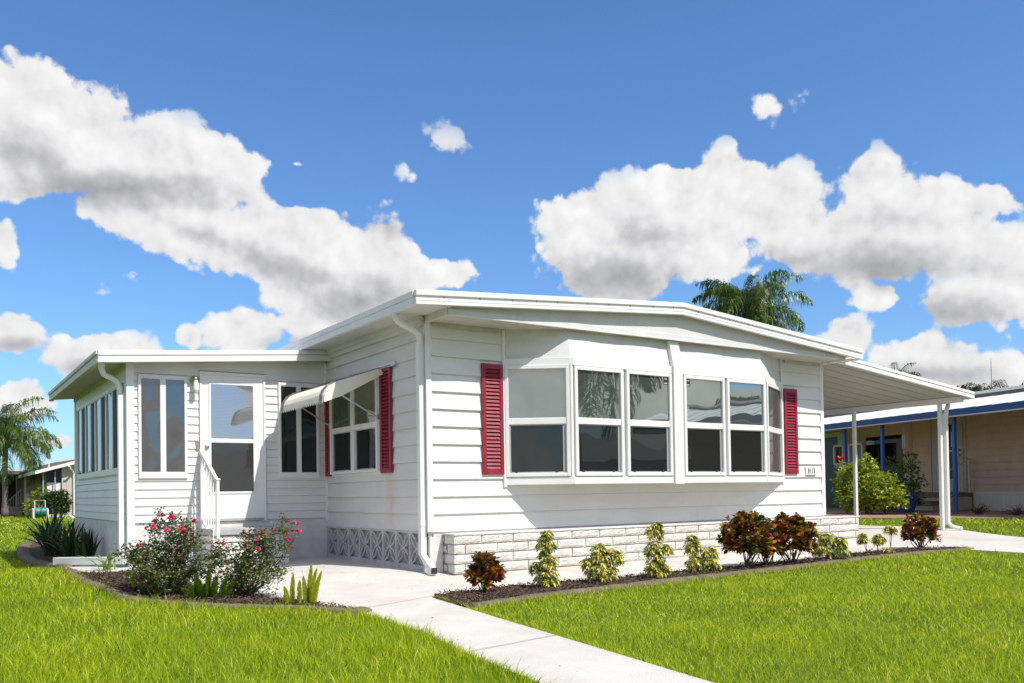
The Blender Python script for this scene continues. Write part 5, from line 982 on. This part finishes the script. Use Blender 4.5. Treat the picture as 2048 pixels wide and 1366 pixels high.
# ================================================================ LEFT BACKGROUND
t = thing('beige_cottage', (2, 36, .25), 'beige cottage with white rake fascia behind the porch corner', 'house'); BEI = mat('beige_panel', (.52, .48, .40), .8, (.46, .42, .35), 2)
mb = MB(); mb.prism([(.12, 34, .2), (9, 34, .2), (9, 34, 4.4), (.12, 34, 2.42)], (0, 9, 0)); mb.build('wall', BEI, t)
mb = MB(); x = .3
while x < 2: mb.box(x, x+.02, 33.98, 34, .3, 2.4); x += .28
mb.each('wall_rib', BEI, t); mb = MB(); mb.prism([(-.95, 33.6, 2.08), (9, 33.6, 4.9), (9, 33.6, 5.05), (-.95, 33.6, 2.22)], (0, 10, 0)); mb.build('roof_edge', TR, t)
mb = MB(); mb.prism([(-.45, 34.2, 1.72), (.10, 34.2, 1.72), (.10, 34.2, 2.38), (-.45, 34.2, 2.22)], (0, .1, 0)); mb.build('porch_screen', DK, t); mb = MB(); mb.box(-.45, .10, 34.15, 34.2, 1.30, 1.72); mb.build('porch_panel', TR, t); mb = MB(); mb.box(-.45, .10, 34.25, 34.3, .2, 1.30); mb.build('side_wall', mat('white_low_wall', (.6, .6, .58), .6), t)
for x in (-.64, -.18): mb = MB(); mb.box(x, x+.05, 33.9, 33.96, .2, 2.2); mb.build('porch_post', mat('post_bluegrey%d' % int(x*100+100), (.25, .32, .36), .6), t)
mb = MB(); mb.tube([(.35, 33.5, 2.42), (.42, 33.6, 2.3), (.5, 33.8, 2.25), (.58, 33.9, 2.1), (.58, 33.9, .3)], .04, 8); mb.build('downspout', TR, t)
t = thing('tan_house', (-3, 46, .25), 'tan house with brown roof and dark open carport at the far left', 'house'); TN2 = mat('tan_wall', (.46, .34, .24), .8, (.42, .31, .22), 2); BRF = mat('brown_roof', (.11, .07, .06), .85, (.14, .09, .075), 5)
mb = MB(); mb.box(-.55, 3, 42, 50, .2, 2.45); mb.build('wall', TN2, t); mb = MB(); mb.prism([(-.9, 41.6, 2.40), (3, 41.6, 2.62), (3, 41.6, 3.3), (.5, 41.6, 2.85)], (0, 9, 0)); mb.build('roof', BRF, t)
mb = MB(); mb.box(-12, -.6, 48, 48.1, .2, 2.3); mb.build('carport_back', mat('carport_dark', (.08, .06, .05), .9), t); mb = MB(); mb.box(-12, -.5, 41.8, 50, 2.28, 2.45); mb.build('carport_roof', BRF, t); mb = MB(); mb.box(-.68, -.60, 42, 42.08, .2, 2.28); mb.build('porch_post', TR, t)
mb = MB(); mb.box(.04, .32, 41.96, 41.995, 1.25, 2.15); w2 = mb.build('window', mat('window_blue', (.3, .36, .42), .5), t); MB().box(.07, .29, 41.94, 41.958, 1.3, 2.1).build('pane', GP, w2)
t = thing('carport_stairs', (-1.4, 43.5, .25), 'brown steps with railing inside the dark carport', 'steps')
for k in range(3): MB().box(-1.4, -.70, 43.2+k*.3, 44.2, .22+k*.14, .36+k*.14).build('step', BGE, t)
mb = MB()
mb.tube([(-1.35, 43.0, .9), (-.72, 43.0, 1.55)], .022, 6); mb.build('handrail', rm, t)
for k in range(6): x = -1.33+k*.115; mb = MB(); mb.tube([(x, 43.0, .3+k*.1), (x, 43.0, .92+k*.118)], .014, 5); mb.build('baluster', rm, t)
t = thing('picket_fence', (-.4, 40, .22), 'short white picket fence by the tan house', 'fence')
mb = MB(); mb.box(-.76, -.66, 39.98, 40.06, .22, 1.3); mb.build('gate_post', TR, t); mb = MB(); mb.box(-.7, .5, 40.0, 40.03, .45, .53); mb.build('rail', TR, t); mb = MB(); mb.box(-.7, .5, 40.0, 40.03, .95, 1.02); mb.build('rail', TR, t)
x = -.6
while x < .5: mb = MB(); mb.prism([(x, 39.97, .3), (x+.07, 39.97, .3), (x+.07, 39.97, 1.12), (x+.035, 39.97, 1.2), (x, 39.97, 1.12)], (0, .028, 0)); mb.build('picket', TR, t); x += .13
t = thing('flag_pole', (-.05, 41, .22), 'thin white pole between the tan house and the cottage', 'pole'); mb = MB(); mb.tube([(.26, 41, .22), (.30, 41, 1.5), (.36, 41, 3.35)], [.045, .04, .015], 6); mb.build('pole', TR, t); mb = MB(); mb.tube([(.26, 41, .2), (.26, 41, .5)], .08, 8); mb.build('pole_base', GRM, t)
t = thing('hose_reel_cart', (-.92, 32, .2), 'white hose reel cart with a green hose on the back lawn', 'hose cart')
for x in (-1.18, -.66): mb = MB(); mb.tube([(x, 31.7, .2), (x, 31.75, .55), (x, 32.0, .62), (x, 32.2, .2)], .03, 6); mb.build('side_frame', TR, t)
mb = MB(); mb.tube([(-1.1, 32.1, .4), (-1.1, 32.15, .95), (-.72, 32.15, .95), (-.72, 32.1, .4)], .02, 6); mb.build('handle', TR, t); mb = MB(); mb.tube([(-1.1, 31.95, .5), (-.72, 31.95, .5)], .16, 14); mb.build('drum', mat('hose_teal', (.02, .22, .18), .5), t)
mb = MB(); mb.tube([(-.80+.02*math.cos(a*.4), 31.8+.0*a, .5+.24*math.sin(a)) if False else (-.85+.05*math.cos(a), 31.93+.22*math.cos(a), .48+.25*math.sin(a)) for a in np.linspace(0, 12.5, 40)], .018, 5); mb.build('hose', mat('hose_green', (.03, .20, .12), .5), t)
rng = np.random.default_rng(91); c = (-.25, 33, .2); t = thing('round_shrub', c, 'dark rounded shrub against the beige cottage', 'shrub'); crown(t, c, [(0, 0, .5, .5, .5), (.2, 0, .75, .4, .4), (-.2, 0, .7, .35, .4)], 2600, .13, .07, DKL); stems('stem', c, [(-.1, 33, .8), (-.4, 33, .7)], .02, STEM, t)
rng = np.random.default_rng(92); c = (-.75, 34.2, .2); t = thing('pale_shrub', c, 'pale yellow green shrub left of the dark rounded one', 'shrub'); crown(t, c, [(0, 0, .7, .35, .55), (.1, 0, 1.1, .25, .3), (-.3, 0, .5, .3, .35)], 1200, .13, .07, LTL); stems('stem', c, [(-.7, 34.2, .9), (-.85, 34.2, .8)], .02, STEM, t)
t = thing('splash_block', (.35, 31, .2), 'white splash block on the lawn beside the porch corner', 'splash block'); mb = MB(); mb.hexa([(.05, 30.4, .19), (.6, 30.4, .19), (.6, 31.6, .19), (.05, 31.6, .19), (.08, 30.45, .27), (.57, 30.45, .27), (.57, 31.6, .31), (.08, 31.6, .31)]); mb.build('slab', TR, t); mb = MB(); mb.box(.2, .45, 30.5, 31.5, .28, .32); mb.build('channel', GRY, t)
# ---- across the street (seen in the window glass)
t = thing('opposite_house', (22, -28, 0), 'low white house with grey roof across the street, seen in the window glass', 'house')
mb = MB(); mb.box(13, 32, -38, -28, 0, 2.6); mb.build('wall', VN, t); mb = MB(); mb.prism([(12, -27.3, 2.6), (12, -38.7, 2.6), (12, -33, 4.3)], (21, 0, 0)); mb.build('roof', GRM, t)
for x in (15, 19, 24, 28): mb = MB(); mb.box(x, x+1.6, -28.0, -27.96, 1.0, 2.2); w2 = mb.build('window', TR, t); MB().box(x+.1, x+1.5, -27.96, -27.94, 1.1, 2.1).build('pane', GD, w2)
for i, (x, y, h, lab) in enumerate(((10.5, -27, 5.5, 'round dark tree left of the house across the street'), (33, -26, 6.5, 'tall dark tree right of the house across the street'), (20, -44, 7.5, 'big dark tree behind the house across the street'), (1, -34, 6, 'dark tree opposite the porch across the street'))):
    rng = np.random.default_rng(95+i); c = (x, y, 0); t = thing('shade_tree', c, lab, 'tree', 'shade trees across the street'); mb = MB(); mb.tube([(x, y, 0), (x+.1, y, h*.3), (x, y, h*.6)], [.3, .2, .12], 10); mb.build('trunk', STEM, t)
    crown(t, c, [(0, 0, h*.65, h*.32, h*.28), (h*.2, 0, h*.5, h*.25, h*.2), (-h*.2, .2, h*.55, h*.26, h*.2)], 5000, .42, .3, DKL)

# ================================================================ GRASS
GRS = leafmat('grass_blades', [(0, (.12, .19, .005)), (.25, (.27, .37, .008)), (.55, (.40, .49, .010)), (.82, (.54, .59, .018)), (.95, (.70, .68, .06)), (1, (.66, .56, .22))], .5, .45, (1.15, 1.1, .4))
rng = np.random.default_rng(99); C0 = np.array(CAMPOS[:2]); fwd = np.array([cf[0], cf[1]]); fwd /= np.linalg.norm(fwd); rgt = np.array([fwd[1], -fwd[0]])
HARD = [WALK, PATIO, BEDR_F+BEDR_B, BEDL_F+BEDL_B, BEDP_F+[(-1.5, 12.8), (-1.5, 7.6), (-2.6, 7.6), (-2.6, 4.78)], [(-2.7, 3), (7.2, 0), (7.2, 14), (0, 14), (0, 7.8), (-2.7, 7.8)], [(12.9, 7.6), (13.5, 4.3), (14.8, 1.6), (17.6, -1.2), (20, -3.5), (30, -3.5), (30, 14), (17, 14)], [(-9, 47.5), (.9, 44.5), (.9, 53), (-9, 56)], [(-3.46, 4.5), (-3.6, 6), (-3.62, 7.5), (-3.46, 9.9), (-3.2, 11.8), (-2.5, 12.6)]]
BV = []; BF = []; off = 0
for (r0, r1, dens, h0, h1, w) in ((3.2, 6.5, 5200, .028, .070, .0034), (6.5, 10, 2700, .028, .068, .0048), (10, 16, 950, .030, .070, .0080), (16, 28, 210, .035, .08, .018), (28, 62, 42, .05, .10, .042)):
    half = .72; area = (r1*r1-r0*r0)*half; n = int(area*dens); r = np.sqrt(rng.uniform(r0*r0, r1*r1, n)); a = rng.uniform(-half, half, n)
    x = C0[0]+fwd[0]*r*np.cos(a)+rgt[0]*r*np.sin(a); y = C0[1]+fwd[1]*r*np.cos(a)+rgt[1]*r*np.sin(a); bad = np.zeros(n, bool)
    for Pg in HARD: bad |= inpoly(x, y, Pg)
    bad |= (x > 14) & (y > 10)
    x = x[~bad]; y = y[~bad]; n = len(x); print('blades', n)
    left = (x < -1.5)&(y < 3); pat = np.sin(x*2.1+np.sin(y*1.7)*1.3)*np.sin(y*2.6+np.sin(x*1.3)); tall = np.where(left, 1.25, .72)*(1+.25*pat)
    h = h0+(h1*1.15-h0)*rng.random(n)**1.3; h = h*tall*np.where(rng.random(n) < .05, 1.6, 1); az = rng.uniform(0, 6.283, n); ln = rng.uniform(.15, 1.0, n)*h*np.where(left, 1, 1.5); wv = w*rng.uniform(.6, 1.3, n)
    z = gz(x, y)-.032; b = np.stack([x, y, z], 1); d = np.stack([np.cos(az), np.sin(az), np.zeros(n)], 1); a2 = rng.uniform(0, 6.283, n); s = np.stack([np.cos(a2), np.sin(a2), np.zeros(n)], 1)*wv[:, None]*.5
    up = np.array([0, 0, 1.0]); m1 = b+up*(h*.6)[:, None]+d*(ln*.35)[:, None]; tp = b+up*(h*.95)[:, None]+d*ln[:, None]
    V = np.stack([b-s, b+s, m1+s*.8, m1-s*.8, tp], 1).reshape(-1, 3); o = np.arange(n)[:, None]*5+off
    BV.append(V); BF.append(np.concatenate([o+np.array([[0, 1, 2]]), o+np.array([[0, 2, 3]]), o+np.array([[3, 2, 4]])], 1).reshape(-1, 3)); off += len(V)
def wash(m, scale, a, b):
    # broad natural variation of the turf colour
    t = m.node_tree; bs = t.nodes['Principled BSDF']; src = bs.inputs['Base Color'].links[0].from_socket; co = add(t, 'ShaderNodeTexCoord')
    n = add(t, 'ShaderNodeTexNoise'); n.inputs['Scale'].default_value = scale; n.inputs['Detail'].default_value = 5; t.links.new(co.outputs['Object'], n.inputs['Vector'])
    r = add(t, 'ShaderNodeValToRGB'); r.color_ramp.elements[0].position = .38; r.color_ramp.elements[1].position = .62; r.color_ramp.elements[0].color = (*a, 1); r.color_ramp.elements[1].color = (*b, 1); t.links.new(n.outputs[0], r.inputs[0])
    v = add(t, 'ShaderNodeVectorMath', operation='MULTIPLY'); t.links.new(src, v.inputs[0]); t.links.new(r.outputs[0], v.inputs[1]); t.links.new(v.outputs[0], bs.inputs['Base Color'])
    for l in list(src.links):
        if l.to_node.type == 'VECT_MATH' and l.to_node != v: t.links.new(v.outputs[0], l.to_socket)
wash(GRS, 1.3, (.88, .98, .9), (1.14, 1.16, 1.0))
# blades creeping over the walkway and kerbs
for path, n in ((WALK[1:6], 2600), (WALK[6:], 2600), (BEDL_F, 1500), (BEDR_F, 2000)):
    seg = np.array(path); k = rng.integers(0, len(seg)-1, n); t_ = rng.random(n)[:, None]; p = seg[k]*(1-t_)+seg[k+1]*t_; d = seg[k+1]-seg[k]; d /= np.linalg.norm(d, axis=1, keepdims=True); nr = np.stack([d[:, 1], -d[:, 0]], 1)
    if path is BEDL_F: sgn = -1
    elif path is BEDR_F: sgn = 1
    elif path[0] == WALK[1]: sgn = -1
    else: sgn = -1
    off_ = .075 if path in (BEDL_F, BEDR_F) else .012
    p = p+nr*sgn*(off_+rng.random((n, 1))*.03); h = rng.uniform(.03, .085, n); z = gz(p[:, 0], p[:, 1])-.03; b = np.stack([p[:, 0], p[:, 1], z], 1); a2 = rng.uniform(0, 6.283, n); s = np.stack([np.cos(a2), np.sin(a2), 0*a2], 1)*.0022; dd = np.concatenate([nr*-sgn*rng.uniform(-.3, 1, (n, 1))+d*rng.uniform(-.7, .7, (n, 1)), np.zeros((n, 1))], 1)*h[:, None]*.8
    up = np.array([0, 0, 1.0]); V = np.stack([b-s, b+s, b+up*(h*.6)[:, None]+dd*.4+s*.8, b+up*(h*.6)[:, None]+dd*.4-s*.8, b+up*(h*.9)[:, None]+dd], 1).reshape(-1, 3); o = np.arange(n)[:, None]*5+off
    BV.append(V); BF.append(np.concatenate([o+np.array([[0, 1, 2]]), o+np.array([[0, 2, 3]]), o+np.array([[3, 2, 4]])], 1).reshape(-1, 3)); off += len(V)
gr = rawmesh('lawn_grass', np.concatenate(BV), np.concatenate(BF), GRS); tag(gr, 'bright yellow green lawn grass on both sides of the walkway', 'grass', kind='stuff')
# mulch chips
P = []
for poly, n in ((BEDR_F+BEDR_B, 5200), (BEDL_F+BEDL_B, 5200)):
    xs = [q[0] for q in poly]; ys = [q[1] for q in poly]; x = rng.uniform(min(xs), max(xs), n*3); y = rng.uniform(min(ys), max(ys), n*3); k = inpoly(x, y, poly); P.append(np.stack([x[k], y[k], gz(x[k], y[k])+.018+rng.random(k.sum())*.014], 1))
P = np.concatenate(P); D = rnd_dir(len(P), -.1)*np.array([1, 1, .35]); V, F = leaves(P, D, rng.uniform(.015, .05, len(P)), rng.uniform(.006, .016, len(P)), fold=.3)
tag(rawmesh('bark_chips', V, F, CHIP), 'dark bark chips spread over the planting beds', 'mulch', kind='stuff')

x = rng.uniform(-2.6, 7, 260); y = rng.uniform(-5.5, 2.8, 260); k = inpoly(x, y, PATIO) | inpoly(x, y, WALK); x = x[k]; y = y[k]; n = len(x); P = np.stack([x, y, gz(x, y)+.008], 1)
D = rnd_dir(n, -.1)*np.array([1, 1, .15]); V, F = leaves(P, D, rng.uniform(.008, .026, n), rng.uniform(.004, .010, n), fold=.3)
tag(rawmesh('fallen_leaves', V, F, CHIP), 'tiny dry leaf bits scattered on the concrete', 'leaf litter', kind='stuff')
